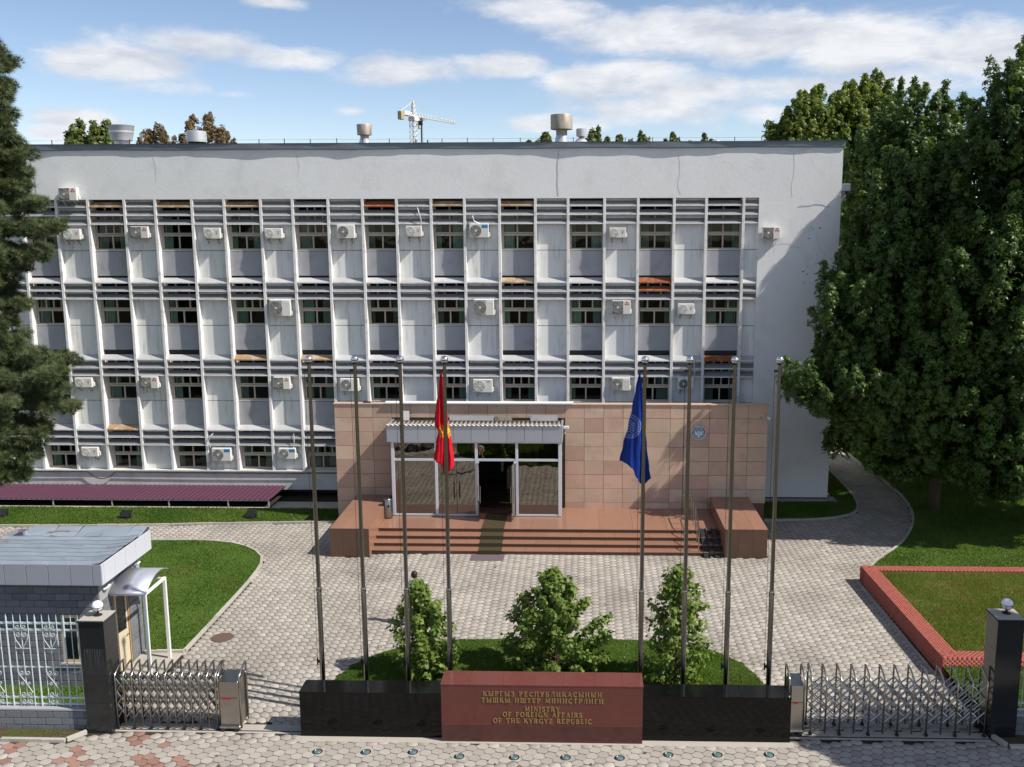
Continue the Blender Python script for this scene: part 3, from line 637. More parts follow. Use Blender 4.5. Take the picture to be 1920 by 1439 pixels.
ACS = [('A',-22.3,13.62,.79,.55,'white air conditioner with red emblem mounted up on the parapet wall beside the pine'),
 ('B',-22.41,11.89,.77,.47,'small white air conditioner next to the pine branches in the top window row'),
 ('A',-19.38,11.97,.77,.51,'air conditioner with red emblem, second from the pine in the top window row'),
 ('B',-16.17,11.92,.74,.47,'small white air conditioner, third from the pine in the top window row'),
 ('B',-13.46,11.91,.77,.44,'small white air conditioner, fourth from the pine in the top window row'),
 ('C',-10.27,11.98,.77,.58,'tall plain air conditioner with dark round grille in the top window row'),
 ('B',-7.3,11.99,.70,.47,'small air conditioner with a white pipe rising over the louvres in the top window row'),
 ('D',-4.45,12.01,.84,.60,'large air conditioner with blue label in the top window row'),
 ('B',1.56,11.91,.72,.44,'small white air conditioner nearest the end wall inside a bay of the top window row'),
 ('A',8.13,11.89,.74,.51,'air conditioner with red emblem hung on the blank end wall'),
 ('E',-13.32,8.65,.93,.72,'big beige air conditioner above the first flagpole in the second window row'),
 ('E',-4.28,8.68,.88,.70,'big beige air conditioner above the white fan unit, in the second window row'),
 ('A',1.75,8.68,.81,.60,'air conditioner with red emblem above the blue flag in the second window row'),
 ('B',4.57,8.61,.72,.47,'small white air conditioner right of the red rusted louvres in the second window row'),
 ('B',-22.44,5.28,.79,.44,'small white air conditioner beside the low pine branch in the third window row'),
 ('A',-19.42,5.29,.77,.53,'air conditioner with red emblem, second from the pine in the third window row'),
 ('A',-13.41,5.28,.74,.56,'air conditioner with red emblem left of the first flagpole in the third window row'),
 ('C',-10.36,5.21,.84,.58,'air conditioner partly behind the second flagpole in the third window row'),
 ('F',-4.38,5.18,.86,.60,'white air conditioner with wide round fan just above the entrance flashing'),
 ('E',1.76,5.27,.81,.58,'beige air conditioner beside the top of the blue flag'),
 ('C',4.63,5.30,.70,.51,'air conditioner partly behind the sixth flagpole in the third window row'),
 ('B',-22.42,2.07,.77,.44,'small white air conditioner above the sagging cable in the bottom window row'),
 ('D',-16.34,1.98,.86,.60,'large air conditioner with blue label in the bottom window row'),
 ('D',-13.33,2.04,.77,.51,'smaller air conditioner with blue label nearest the stone porch in the bottom window row')]
for kd, x, z, w, h, lb in ACS: air_con(kd, x, z, w, h, lb, y=(-.0 if z > 13.4 or x > 7.6 else .24))
stain = mat("water_stain", (.47, .435, .37), .85, .1, var=.3, scale=6)
for n_, (kd, x, z, w, h, lb) in enumerate(ACS):
    if z > 13.4 or n_ % 5 == 3: continue
    for _ in range(3):
        yy = .24 if x < 7.6 else 0.; xx = x+random.uniform(-.4, .4)*w; l = random.uniform(.35, 1.0); wd = random.uniform(.008, .022); z0 = z-h/2-.2+random.uniform(-.1, .1); z0 -= .0
        MB().add([(xx,yy-.0012,z0),(xx+wd,yy-.0012,z0),(xx+wd*.8,yy-.0012,z0-l*.7),(xx+wd*.4,yy-.0012,z0-l),(xx+wd*.1,yy-.0012,z0-l*.6)], [(4,3,2,1,0)]).obj('stain', stain, bld)
def hose(pts, label): return tag(MB().tube(pts, .022, 6).obj('pipe', alumw), label, 'pipe')
hose([(-6.98,-.02,12.15),(-6.96,-.06,12.5),(-7.05,-.05,12.8),(-7.12,.02,13.0),(-7.15,.2,13.02)], 'white pipe looping over the top louvres above a small air conditioner')
hose([(-4.4,-.02,12.3),(-4.65,-.06,12.42),(-4.72,-.05,12.6),(-4.68,.1,12.7)], 'short white hose above the large air conditioner with blue label')
hose([(-16.85,-.02,2.3),(-16.9,-.08,2.6),(-16.78,-.06,2.85),(-16.7,.1,2.95)], 'white hose looping above the blue labelled unit in the bottom row')
hose([(-13.05,-.02,2.3),(-12.98,-.06,2.6),(-13.0,-.02,2.95)], 'pale pipe rising from the unit nearest the stone porch')
hose([(4.95,-.02,5.5),(5.02,-.07,5.8),(4.98,-.04,6.3),(4.9,.05,6.5)], 'white pipe beside the sixth flagpole top')

# ================================================================== STONE PORCH
YP = -3.45; PX0, PX1 = -10.2, 7.63
po = thing('entrance_porch', 'pink stone clad porch wall standing in front of the office block', 'porch')
MB().box(PX0+.03, -7.62, YP+.03, -.02, -.1, 4.04).obj('wall_core', grout, po)
MB().box(-.84, PX1-.03, YP+.03, -.02, -.1, 4.04).obj('wall_core', grout, po)
MB().box(-7.618, -.842, YP+.03, -.02, 3.55, 4.04).obj('wall_core', grout, po)
MB().box(PX0+.03, PX1-.03, YP+.03, YP+.25, 4.041, 4.965).obj('parapet', grout, po)
MB().box(PX0+.26, PX1-.26, YP+.26, -.03, 4.042, 4.07).obj('roof', roofm, po)
MB().box(-7.618, -.842, .9, 1.0, 0, 3.549).obj('lobby_wall', roomm, po)
MB().box(-7.618, -.842, YP+.03, .9, .55, .605).obj('lobby_floor', gran_d, po)
MB().box(-4.9,-4.6,-1.2,-.9,.606,3.5).obj('lobby_column', concrete, po); MB().box(-3.3,-2.5,-.6,0,.606,1.5).obj('lobby_desk', creamd, po)
MB().box(PX0-.03, PX1+.03, YP-.04, YP+.29, 4.966, 5.02, c=.01).obj('roof_edge', stone_b, po)
MB().box(-8.07, -.32, YP-.11, YP+.25, 5.021, 5.07).obj('flashing', whitem, po)
rows = [4.965,4.42,3.815,3.215,2.62,2.03,1.44,.845,.25,-.1]
cols = [PX0]; 
while cols[-1] < 3.0: cols.append(cols[-1]+.795)
cols[-1] = 3.66; cols += [4.23,5.26,6.03,6.17,6.83,PX1]
# spread the last regular columns evenly up to the first odd one
tile_meshes = {}
for a, b in zip(cols, cols[1:]):
    for t, u in zip(rows, rows[1:]):
        if b > -7.75 and a < -.76 and u < 3.9: 
            if u < 3.9 and t < 4.43 and a > -7.75+.05 and b < -.7: continue
            if t < 4.43 and (a+b)/2 > -7.7 and (a+b)/2 < -.8: continue
        if t < 1.0 and (b < -7.85 or a > 5.4) and not (a > 6.9 or b < -9.3): continue
        g_ = .0065; dz = random.uniform(-.004, .004)
        aa, bb = a, b
        if t < 4.43 and a < -7.7 < b: bb = -7.71
        if t < 4.43 and a < -.78 < b: aa = -.77
        if bb-aa < .05: continue
        MB().box(aa+g_, bb-g_, YP+dz, YP+.03+dz, u+g_, t-g_, c=.004).obj('tile', stone_b if random.random() < (.55 if t > 3 else .35) else stone_a, po)
# dark marks and junk on the porch roof
MB().box(-9.0,-8.70,YP+.05,YP+.22,5.021,5.06).obj('roof_debris', darkmetal, po)
for (a, b, z, mm) in ((-7.35,-7.0,.38,whitem),(-5.35,-3.55,.20,galv),(-3.5,-2.8,.16,galvd),(-2.05,-.95,.22,galv)):
    MB().box(a, b, -3.95, -3.92, 4.41, 4.41+z).obj('roof_scrap', mm, po)

# ------------------------------------------------------------------ glass vestibule
ve = thing('glass_vestibule', 'glazed entrance vestibule with grey panel fascia and open glass doors', 'entrance')
YV = -4.66; VX = [-7.57,-5.82,-4.20,-2.57,-.84]; zb, zt, zm = .62, 3.70, 2.95
fr = MB()
for i, x in enumerate(VX):
    w = .055 if i not in (0, 4) else .065; fr.box(x-w, x+w, YV-.05, YV+.05, zb, zt, c=.006)
for a, b in zip(VX, VX[1:]):
    fr.box(a+.066, b-.066, YV-.04, YV+.04, zm-.045, zm+.045); fr.box(a+.066, b-.066, YV-.04, YV+.04, zt-.06, zt)
    if a != -4.20: fr.box(a+.066, b-.066, YV-.04, YV+.04, zb, zb+.07)
fr.obj('frame', alumw, ve)
def vpane(a, b, z0, z1, y=YV, tilt=0., name='pane'):
    return MB().add([(a,y,z0),(b,y,z0),(b,y+tilt,z1),(a,y+tilt,z1)], [(0,1,2,3)]).obj(name, shopglass, ve)
for i, (a, b) in enumerate(zip(VX, VX[1:])):
    vpane(a+.06, b-.06, zm+.045, zt-.06, YV, (.006,-.004,.003,-.003)[i])
    if i in (0, 3): vpane(a+.06, b-.06, zb+.07, zm-.045, YV, (.004,0,0,-.004)[i])
# closed pair of leaves
for a, b in ((-5.755,-5.02),(-5.0,-4.265)):
    d = vpane(a, b, zb+.07, zm-.045, YV, random.uniform(-.003,.003), 'door_leaf')
    hx = -5.12 if a < -5.1 else -4.90
    MB().tube([(hx,YV-.05,1.35),(hx,YV-.09,1.4),(hx,YV-.09,2.0),(hx,YV-.05,2.05)], .014, 6).obj('handle', darkmetal, d)
MB().box(-5.018,-5.002,YV-.012,YV+.012,zb+.07,zm-.045).obj('door_seam', darkmetal, ve)
# open pair, swung outwards
def open_leaf(hx, sx):
    r = MB(); L = .78; ex = hx+sx*.10; ey = YV-L
    r.add([(hx,YV-.05,zb+.02),(ex,ey,zb+.02),(ex,ey,zm-.06),(hx,YV-.05,zm-.06)], [(0,1,2,3)])
    d = r.obj('door_leaf', shopglass, ve)
    MB().tube([(ex,ey,zb+.04),(hx,YV-.06,zb+.04)], .022, 6).obj('bottom_rail', steel, d); MB().tube([(hx,YV-.10,zm-.07),(hx+sx*.02,YV-.25,zm-.07)], .035, 8).obj('closer', alumw, d)
    for o_ in (-.05, .05):
        px, py = hx+sx*.085+o_, ey+.12; MB().tube([(px,py,1.35),(px,py,2.05)], .018, 8).tube([(px-o_,py,1.45),(px,py,1.45)], .012, 6).tube([(px-o_,py,1.95),(px,py,1.95)], .012, 6).obj('handle', steel, d)
open_leaf(-4.13, 1); open_leaf(-2.64, -1)
# roof, fascia of flat panels, corrugated edge
MB().box(-7.70,-.80,YV-.02,YP-.002,3.72,4.33).obj('fascia_box', joint, ve)
px = -7.78; cuts = [px, px+.55]; 
while cuts[-1] < -1.3: cuts.append(cuts[-1]+.712)
cuts[-1] = -.73
for a, b in zip(cuts, cuts[1:]): MB().box(a+.006, b-.006, YV-.12, YV-.025, 3.69, 4.365, c=.006).obj('fascia_panel', alum, ve)
for a in (-7.78, -.799): MB().box(a, a+.07, YV-.02, YP-.003, 3.69, 4.365, c=.006).obj('fascia_panel', alum, ve)
mb = MB(); n = 240; vs = []
for i in range(n+1):
    x = -7.80+7.09*i/n; h = .022*math.sin(i*2*math.pi/6.1); vs += [(x,YV-.17,4.39+h),(x,YV-.05,4.385+h)]
mb.add(vs, [(2*i, 2*i+2, 2*i+3, 2*i+1) for i in range(n)]).obj('drip_edge', whitem, ve)
mb = MB(); vs = []
for i in range(n+1):
    x = -7.80+7.09*i/n; h = .022*math.sin(i*2*math.pi/6.1); vs += [(x,YV-.05,4.383+h),(x,YP-.03,4.30+h)]
mb.add(vs, [(2*i, 2*i+2, 2*i+3, 2*i+1) for i in range(n)]).obj('roof_sheet', galvd, ve)
for a in (-7.63,-.86): MB().add([(a,YV+.06,zb),(a,YP,zb),(a,YP,zt),(a,YV+.06,zt)], [(0,1,2,3)]).obj('side_pane', shopglass, ve)
MB().box(-.84,-.77,YV+.3,YV+.36,zb,zt).box(-.84,-.78,YV+.06,YP-.003,zm-.04,zm+.04).obj('side_frame', alumw, ve)
cctv0 = thing('floodlight', 'small white floodlight bracketed to the right end of the entrance fascia', 'floodlight', (-.62,-4.5,4.25))
MB().box(-.09,.14,-.10,.10,-.05,.06,c=.02).obj('head', alumw, cctv0); MB().tube([(0,0,-.05),(-.02,0,-.22),(-.1,.02,-.25)], .03, 8).obj('bracket', alumw, cctv0)
# ------------------------------------------------------------------ steps, landing, cheek blocks
st = thing('entrance_steps', 'flight of four wide red granite steps with a landing', 'steps')
YF = [-7.53,-7.12,-6.70,-6.24]; SX0, SX1 = -7.9, 5.34
MB().box(SX0+.02, SX1-.02, YF[3]+.03, YP-.005, -.1, .575).obj('core', gran_d, st)
for q in range(4):
    z1 = .15*(q+1); y1 = YF[q+1] if q < 3 else YP-.004
    x = SX0; seg = 1.32; off = (q*.4) % 1.0; first = True
    while x < SX1-.01:
        e = min(SX1, x+(seg if not first else .5+off)); first = False
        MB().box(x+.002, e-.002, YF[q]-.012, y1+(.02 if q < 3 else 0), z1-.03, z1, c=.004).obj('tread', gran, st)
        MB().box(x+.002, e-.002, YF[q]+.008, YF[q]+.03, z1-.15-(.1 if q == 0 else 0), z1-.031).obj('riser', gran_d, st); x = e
for x0, x1, y0 in ((-9.37,-7.902,-7.92),(5.342,6.93,-7.70)):
    bk = thing('stair_block', 'brown granite block flanking the steps on the rubbish bin side' if x0 < 0 else 'brown granite block flanking the steps under the round wall emblem', 'stair block', (0,0,0), 0, 'granite blocks either side of the steps')
    MB().box(x0+.02, x1-.02, y0+.02, YP-.005, -.1, 1.085).obj('core', grout, bk)
    w = (x1-x0)/3
    for q in range(3):
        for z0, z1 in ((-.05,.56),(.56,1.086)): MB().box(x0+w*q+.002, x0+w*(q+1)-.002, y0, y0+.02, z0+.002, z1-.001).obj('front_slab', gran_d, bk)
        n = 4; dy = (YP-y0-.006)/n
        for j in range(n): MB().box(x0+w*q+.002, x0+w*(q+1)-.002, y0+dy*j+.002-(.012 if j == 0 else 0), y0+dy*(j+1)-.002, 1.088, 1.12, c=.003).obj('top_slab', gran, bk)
    for j in range(4):
        dy = (YP-y0-.03)/4; xs = (x1-.019, x1) if x0 < 0 else (x0, x0+.019)
        if x0 < 0: pass
        MB().box(xs[0], xs[1], y0+.022+dy*j, y0+.018+dy*(j+1), .61 if j > 1 else .0, 1.086).obj('side_slab', gran, bk)
# carpet running down the steps, mat on the paving
cp = MB(); prof = [(-4.9,.612)]
for q in (3,2,1,0): prof += [(YF[q]-.016,.15*(q+1)+.010),(YF[q]-.018,.15*q+.012)]
prof = [(-4.3,.609)]+prof[1:]
n = len(prof); vs = []
for y, z in prof: vs += [(-3.86,y,z),(-2.98,y,z)]
tag(cp.add(vs, [(2*i, 2*i+1, 2*i+3, 2*i+2) for i in range(n-1)]).obj('carpet_runner', matbrown), 'olive brown carpet runner lying down the middle of the steps', 'carpet')
tag(MB().box(-4.10,-2.86,-8.22,-7.58,.003,.016,c=.003).obj('door_mat', matviolet), 'dull violet door mat on the paving below the steps', 'mat')
# handrail on the right of the steps and the two ramp channels
hr = thing('handrail', 'slim stainless steel handrail at the right end of the steps', 'handrail')
top = [(4.05,-5.0,1.62),(4.42,-5.0,1.62),(4.42,-6.3,1.56),(4.42,-7.5,.98),(4.42,-7.6,.9)]
MB().tube(top, .024, 8).obj('top_rail', steel, hr); MB().tube([(4.42,-5.0,1.1),(4.42,-6.3,1.08),(4.42,-7.5,.5)], .016, 6).obj('lower_rail', steel, hr)
for y, z0, z1 in ((-5.0,.6,1.62),(-5.65,.6,1.59),(-6.3,.6,1.56),(-6.9,.3,1.28),(-7.5,.0,.98)): MB().tube([(4.42,y,z0),(4.42,y,z1)], .02, 8).obj('post', steel, hr)
rp = thing('ramp_channel', 'dark sloping steel ramp channels laid over the right end of the steps', 'ramp')
for x in (4.60, 5.02):
    MB().add([(x,-6.2,.64),(x+.24,-6.2,.64),(x+.24,-7.75,.02),(x,-7.75,.02),(x,-6.2,.61),(x+.24,-6.2,.61),(x+.24,-7.75,-.01),(x,-7.75,-.01)], [(3,2,1,0),(4,5,6,7),(0,1,5,4),(1,2,6,5),(2,3,7,6),(3,0,4,7)]).obj('channel', darkmetal, rp)
    for e in (x, x+.22): MB().add([(e,-6.2,.70),(e+.02,-6.2,.70),(e+.02,-7.75,.08),(e,-7.75,.08),(e,-6.2,.641),(e+.02,-6.2,.641),(e+.02,-7.75,.021),(e,-7.75,.021)], [(3,2,1,0),(4,5,6,7),(0,1,5,4),(1,2,6,5),(2,3,7,6),(3,0,4,7)]).obj('flange', darkmetal, rp)
bn = thing('litter_bin', 'stainless steel cylinder litter bin beside the glass entrance', 'litter bin', (-7.78,-4.95,.6))
smooth_by_angle(MB().lathe([(.16,.02),(.165,.05),(.165,.78),(.15,.80),(.02,.81)], 24).obj('body', steel2, bn)); smooth_by_angle(MB().lathe([(.17,0),(.17,.045)], 24).obj('base', rubber, bn))
MB().yprism([(.06+.05*math.cos(a*math.pi/8),.52+.06*math.sin(a*math.pi/8)) for a in range(16)], -.175, -.15).obj('opening', rubber, bn); box('side_band', rubber, bn, -.175, -.09, -.15, .02, .04, .76)

# ------------------------------------------------------------------ letters: drawn as strokes with serifs
V_, H_ = .17, .085
def arcp(cx, cy, rx, ry, a0, a1, n=9): return [(cx+rx*math.cos(R(a0+(a1-a0)*i/n)), cy+ry*math.sin(R(a0+(a1-a0)*i/n))) for i in range(n+1)]
def S(x, y0=0, y1=1): return ('v', [(x, y0), (x, y1)])
def G(*p): return ('t', list(p))
GL = {
 'I': (.34, [S(.17)]), 'H': (.86, [S(.16), S(.70), G((.16,.5),(.70,.5))]), 'E': (.70, [S(.16), G((.16,.96),(.62,.96),(.62,.82)), G((.16,.04),(.64,.04),(.64,.2)), G((.16,.5),(.5,.5))]),
 'F': (.66, [S(.16), G((.16,.96),(.62,.96),(.62,.82)), G((.16,.5),(.5,.5))]), 'T': (.76, [S(.38), G((.06,.8),(.06,.96),(.70,.96),(.70,.8))]),
 'L': (.66, [S(.16), G((.16,.04),(.60,.04),(.60,.2))]), 'A': (.84, [('t', [(.10,0),(.42,1)]), ('k', [(.42,1),(.74,0)]), G((.22,.36),(.62,.36))]),
 'M': (1.02, [('t', [(.14,0),(.18,1)]), ('k', [(.18,1),(.50,.12)]), G((.50,.12),(.82,1)), ('k', [(.84,1),(.88,0)])]), 'N': (.86, [G((.14,0),(.14,1)), ('k', [(.14,1),(.72,0)]), G((.72,0),(.72,1))]),
 'S': (.62, [('m', arcp(.31,.74,.22,.22,20,270)+arcp(.31,.26,.24,.24,90,-160))]), 'O': (.90, [('m', arcp(.45,.5,.36,.47,0,360,16))]), 'C': (.80, [('m', arcp(.47,.5,.36,.47,45,315,13))]),
 'G': (.86, [('m', arcp(.47,.5,.36,.47,45,320,13)), S(.76, .0, .42)]), 'R': (.78, [S(.16), ('m', [(.16,.96)]+arcp(.36,.73,.24,.23,90,-90)+[(.16,.5)]), ('k', [(.40,.5),(.70,0)])]),
 'P': (.70, [S(.16), ('m', [(.16,.96)]+arcp(.36,.72,.24,.24,90,-90)+[(.16,.48)])]), 'B': (.74, [S(.16), ('m', [(.16,.96)]+arcp(.36,.74,.20,.22,90,-90)+[(.16,.52)]), ('m', [(.36,.52)]+arcp(.38,.28,.24,.24,90,-90)+[(.16,.04)])]),
 'Y': (.80, [S(.40, 0, .46), ('k', [(.08,1),(.40,.44)]), G((.40,.44),(.72,1))]), 'K': (.80, [S(.16), G((.18,.44),(.64,1)), ('k', [(.34,.62),(.72,0)])]), 'Z': (.70, [G((.10,.8),(.10,.96),(.60,.96)), ('k', [(.58,.95),(.08,.05)]), G((.08,.04),(.62,.04),(.62,.2))]),
 'U': (.84, [S(.16,.3,1), ('m', [(.16,.35)]+arcp(.42,.3,.26,.27,180,360)), G((.68,.3),(.68,1))]),
 'Ы': (1.04, [S(.16), ('m', [(.16,.54)]+arcp(.36,.29,.24,.25,90,-90)+[(.16,.04)]), S(.88)]), 'Г': (.64, [S(.16), G((.16,.96),(.60,.96),(.60,.8))]),
 'З': (.64, [('m', arcp(.28,.74,.22,.22,150,-90)+arcp(.28,.27,.26,.25,90,-150))]), 'П': (.86, [S(.16), S(.70), G((.06,.96),(.80,.96))]), 'У': (.78, [('k', [(.08,1),(.42,.42)]), ('m', [(.70,1),(.36,.16),(.2,.02),(.1,.1)])]),
 'Б': (.74, [S(.16), G((.16,.96),(.60,.96),(.60,.82)), ('m', [(.16,.54)]+arcp(.36,.29,.24,.25,90,-90)+[(.16,.04)])]), 'Л': (.84, [('t', [(.06,.04),(.16,.04),(.34,.96)]), G((.34,.96),(.72,.96)), S(.70)]),
 'И': (.88, [S(.16), S(.72), G((.16,.06),(.72,.94))]), 'Ш': (1.12, [S(.16), S(.56), S(.96), G((.06,.04),(1.06,.04))]), 'Ң': (.92, [S(.16), S(.70), G((.16,.5),(.70,.5)), G((.70,.02),(.84,.02),(.84,-.16))])}
for c, l in zip('КРЕСАНТМО', 'KPECAHTMO'): GL[c] = GL[l]
GL['B'] = GL['B']
def glyph_mesh(ch, h, depth):
    wd, st_ = GL[ch]; mb = MB(); e = 0
    def seg(p, q, w):
        nonlocal e
        p, q = Vector(p), Vector(q); d = (q-p)
        if d.length < 1e-4: return
        d.normalize(); nrm = Vector((-d.y, d.x))*w/2; p = p-d*w*.2; q = q+d*w*.2; e += 1
        mb.yprism([(a.x*h, a.y*h) for a in (p-nrm, q-nrm, q+nrm, p+nrm)], -depth-.0004*e, 0)
    for kd, P in st_:
        w = {'v':V_, 'k':V_*.95, 't':H_, 'm':.12}[kd]
        for a, b in zip(P, P[1:]):
            if kd == 'm': w = .085+.085*abs((b[1]-a[1]))/(math.hypot(b[0]-a[0], b[1]-a[1])+1e-6)
            seg(a, b, w)
        if kd in 'vk' or (kd == 't' and len(P) == 2 and abs(P[0][1]-P[1][1]) > .3):
            for p in (P[0], P[-1]):
                if p[1] in (0, 1): seg((p[0]-.13, .03 if p[1] == 0 else .97), (p[0]+.13, .03 if p[1] == 0 else .97), .06)
    return mb, wd
def write_line(text, parent, m, cx, y, z, h, width, name='letter', depth=.012):
    ws = [GL[c][0] if c != ' ' else .42 for c in text]; nat = sum(ws)*h; k = (width-nat)/max(1, len(text)-1); x = cx-width/2
    for c, w in zip(text, ws):
        if c != ' ':
            key = ('glyph', c, h)
            if key not in tile_meshes: tile_meshes[key] = glyph_mesh(c, h, depth)[0].mesh(name, m)
            link(name, tile_meshes[key], parent, (x, y, z))
        x += w*h+k
# ------------------------------------------------------------------ emblem on the porch wall
em = thing('state_emblem', 'round blue and white emblem plaque on the stone wall right of the entrance', 'emblem', (4.82,YP-.012,3.84))
def ring(r0, r1, y0, y1, m, name, n=40):
    mb = MB(); vs = []
    for k in range(n):
        a = 2*math.pi*k/n; vs += [(r0*math.cos(a),y0,r0*math.sin(a)),(r1*math.cos(a),y0,r1*math.sin(a)),(r0*math.cos(a),y1,r0*math.sin(a)),(r1*math.cos(a),y1,r1*math.sin(a))]
    fs = []
    for k in range(n):
        j = (k+1) % n; fs += [(4*k,4*k+1,4*j+1,4*j),(4*k+1,4*k+3,4*j+3,4*j+1),(4*k+2,4*k,4*j,4*j+2)]
    return mb.add(vs, fs).obj(name, m, em)
emblue = mat("emblem_blue", (.035,.085,.20), .4, .5); emlight = mat("emblem_silver", (.62,.66,.74), .4, .5, .2); emsky = mat("emblem_sky", (.16,.30,.42), .4, .5); emgold = mat("emblem_gold", (.50,.40,.16), .4, .5, .2)
disc = lambda r, n=36: [(r*math.cos(2*math.pi*k/n), r*math.sin(2*math.pi*k/n)) for k in range(n)]
MB().yprism(disc(.295), -.05, 0).obj('plate', emblue, em); ring(.272, .296, -.062, -.02, emlight, 'rim'); ring(.205, .218, -.060, -.02, emlight, 'inner_ring')
MB().yprism(disc(.20), -.054, -.051).obj('sky_field', emsky, em)
mb = MB()
for q in range(9): a = R(20+17.5*q); mb.yprism([(.05*math.cos(a-.12),.03+.05*math.sin(a-.12)),(.13*math.cos(a),.03+.13*math.sin(a)),(.05*math.cos(a+.12),.03+.05*math.sin(a+.12))], -.058, -.054)
mb.yprism([(.06*math.cos(R(q*18)),.03+.06*math.sin(R(q*18))) for q in range(11)], -.059, -.054).obj('sun', emgold, em)
MB().yprism([(-.17,.0),(-.10,.035),(-.06,.02),(0,.075),(.06,.02),(.10,.035),(.17,0)], -.061, -.054).obj('mountains', emlight, em)
for s in (-1, 1):
    mb = MB(); e = 0
    for q in range(6): e += .0005; mb.yprism([(s*(.02+.004*q),-.10+.01*q),(s*(.10+.012*q),-.10+.030*q),(s*(.165+.002*q),-.055+.034*q),(s*(.05+.006*q),-.07+.014*q)][::s], -.064-e, -.055)
    mb.obj('wing', emlight, em)
MB().yprism([(-.018,.02),(0,.045),(.018,.02),(.025,-.05),(.05,-.17),(0,-.19),(-.05,-.17),(-.025,-.05)], -.072, -.055).obj('falcon', emlight, em)
def ring_text(text, a0, a1, up):
    for i, c in enumerate(text):
        a = R(a0+(a1-a0)*i/(len(text)-1)); g_, w = glyph_mesh(c, .050, .004); me = g_.mesh('letter', emlight); r = .222 if up else .268
        o = link('letter', me, em, (r*math.cos(a), -.052, r*math.sin(a))); o.rotation_euler = (0, -(a-math.pi/2) if up else -(a+math.pi/2), 0)
ring_text('КЫРГЫЗ', 118, 62, True); ring_text('РЕСПУБЛИКАСЫ', 200, 340, False)
for k, (dx, dz, rz, lb) in enumerate(((-.09,-.12,-.5,'small white security camera on the porch corner, pointing down the wall'),(.11,-.30,.6,'small white security camera on the porch corner, pointing outwards'))):
    c = thing('security_camera', lb, 'camera', (7.5+dx*.6, YP-.02, 4.72+dz*.6), rz, 'security cameras on the porch corner')
    MB().tube([(0,.02,0),(0,-.08,0),(0,-.10,-.04)], .018, 6).obj('bracket', alumw, c); MB().tube([(0,-.06,-.06),(0,-.26,-.10)], .042, 10).obj('housing', whitem, c); MB().tube([(0,-.262,-.1005),(0,-.275,-.103)], .03, 10).obj('lens', rubber, c)

# ------------------------------------------------------------------ sign wall and black plinths
sg = thing('ministry_sign', 'maroon granite sign block with gold lettering in the middle of the front', 'sign', (0,0,0))
SX = (-3.33, 1.49); SYF, SYB = -20.715, -20.02
MB().box(SX[0]+.02, SX[1]-.02, SYF+.02, SYB-.02, -.1, 1.44).obj('core', signb, sg)
for a, b in zip([-3.33,-2.52,.67,1.49], [-2.52,.67,1.49]): MB().box(a+.0015, b-.0015, SYF, SYF+.019, .421, 1.441).obj('face_slab', signm, sg)
for a, b in zip([-3.33,-2.35,-1.42,-.43,1.49], [-2.35,-1.42,-.43,1.49]): MB().box(a+.0015, b-.0015, SYF-.006, SYF+.019, -.06, .419).obj('base_slab', signb, sg)
cs = [-3.34,-2.65,-1.85,-1.1,-.4,.35,1.0,1.50]
for a, b in zip(cs, cs[1:]): MB().box(a+.001, b-.001, SYF-.008, SYB+.008, 1.443, 1.474, c=.003).obj('cap_slab', signm, sg)
for xa in (SX[0], SX[1]-.019): MB().box(xa, xa+.019, SYF+.021, SYB, -.06, 1.441).obj('end_slab', signm, sg)
MB().box(SX[0]+.02, SX[1]-.02, SYB-.019, SYB, -.06, 1.441).obj('back_slab', signm, sg)
for txt, z, w in (('КЫРГЫЗ РЕСПУБЛИКАСЫНЫН',1.185,2.83),('ТЫШКЫ ИШТЕР МИНИСТРЛИГИ',1.022,2.91),('MINISTRY',.805,.84),('OF FOREIGN AFFAIRS',.66,1.90),('OF THE KYRGYZ REPUBLIC',.498,2.36)):
    write_line(txt, sg, gold, -.905, SYF-.001, z+.006, .116, w)
for x0, x1, lb in ((-6.80,-3.345,'low black granite plinth left of the maroon sign'),(1.505,5.03,'low black granite plinth right of the maroon sign')):
    p = thing('granite_plinth', lb, 'plinth', (0,0,0), 0, 'black plinths either side of the sign')
    y0, y1, h = -20.57, -19.955, 1.157
    MB().box(x0+.02, x1-.02, y0+.02, y1-.02, -.1, h-.03).obj('core', black, p)
    n = 4; w = (x1-x0)/n
    for q in range(n):
        MB().box(x0+w*q+.001, x0+w*(q+1)-.001, y0, y0+.019, .30, h-.029).obj('face_slab', black, p); MB().box(x0+w*q+.001, x0+w*(q+1)-.001, y0-.001, y0+.019, -.06, .299).obj('base_slab', black, p)
    n = 6; w = (x1-x0+.016)/n
    for q in range(n): MB().box(x0-.008+w*q+.001, x0-.008+w*(q+1)-.001, y0-.008, y1+.008, h-.027, h, c=.004).obj('cap_slab', black, p)
    for xa in (x0, x1-.019): MB().box(xa, xa+.019, y0+.02, y1, -.06, h-.028).obj('end_slab', black, p)
    MB().box(x0+.02, x1-.02, y1-.019, y1, -.06, h-.028).obj('back_slab', black, p)
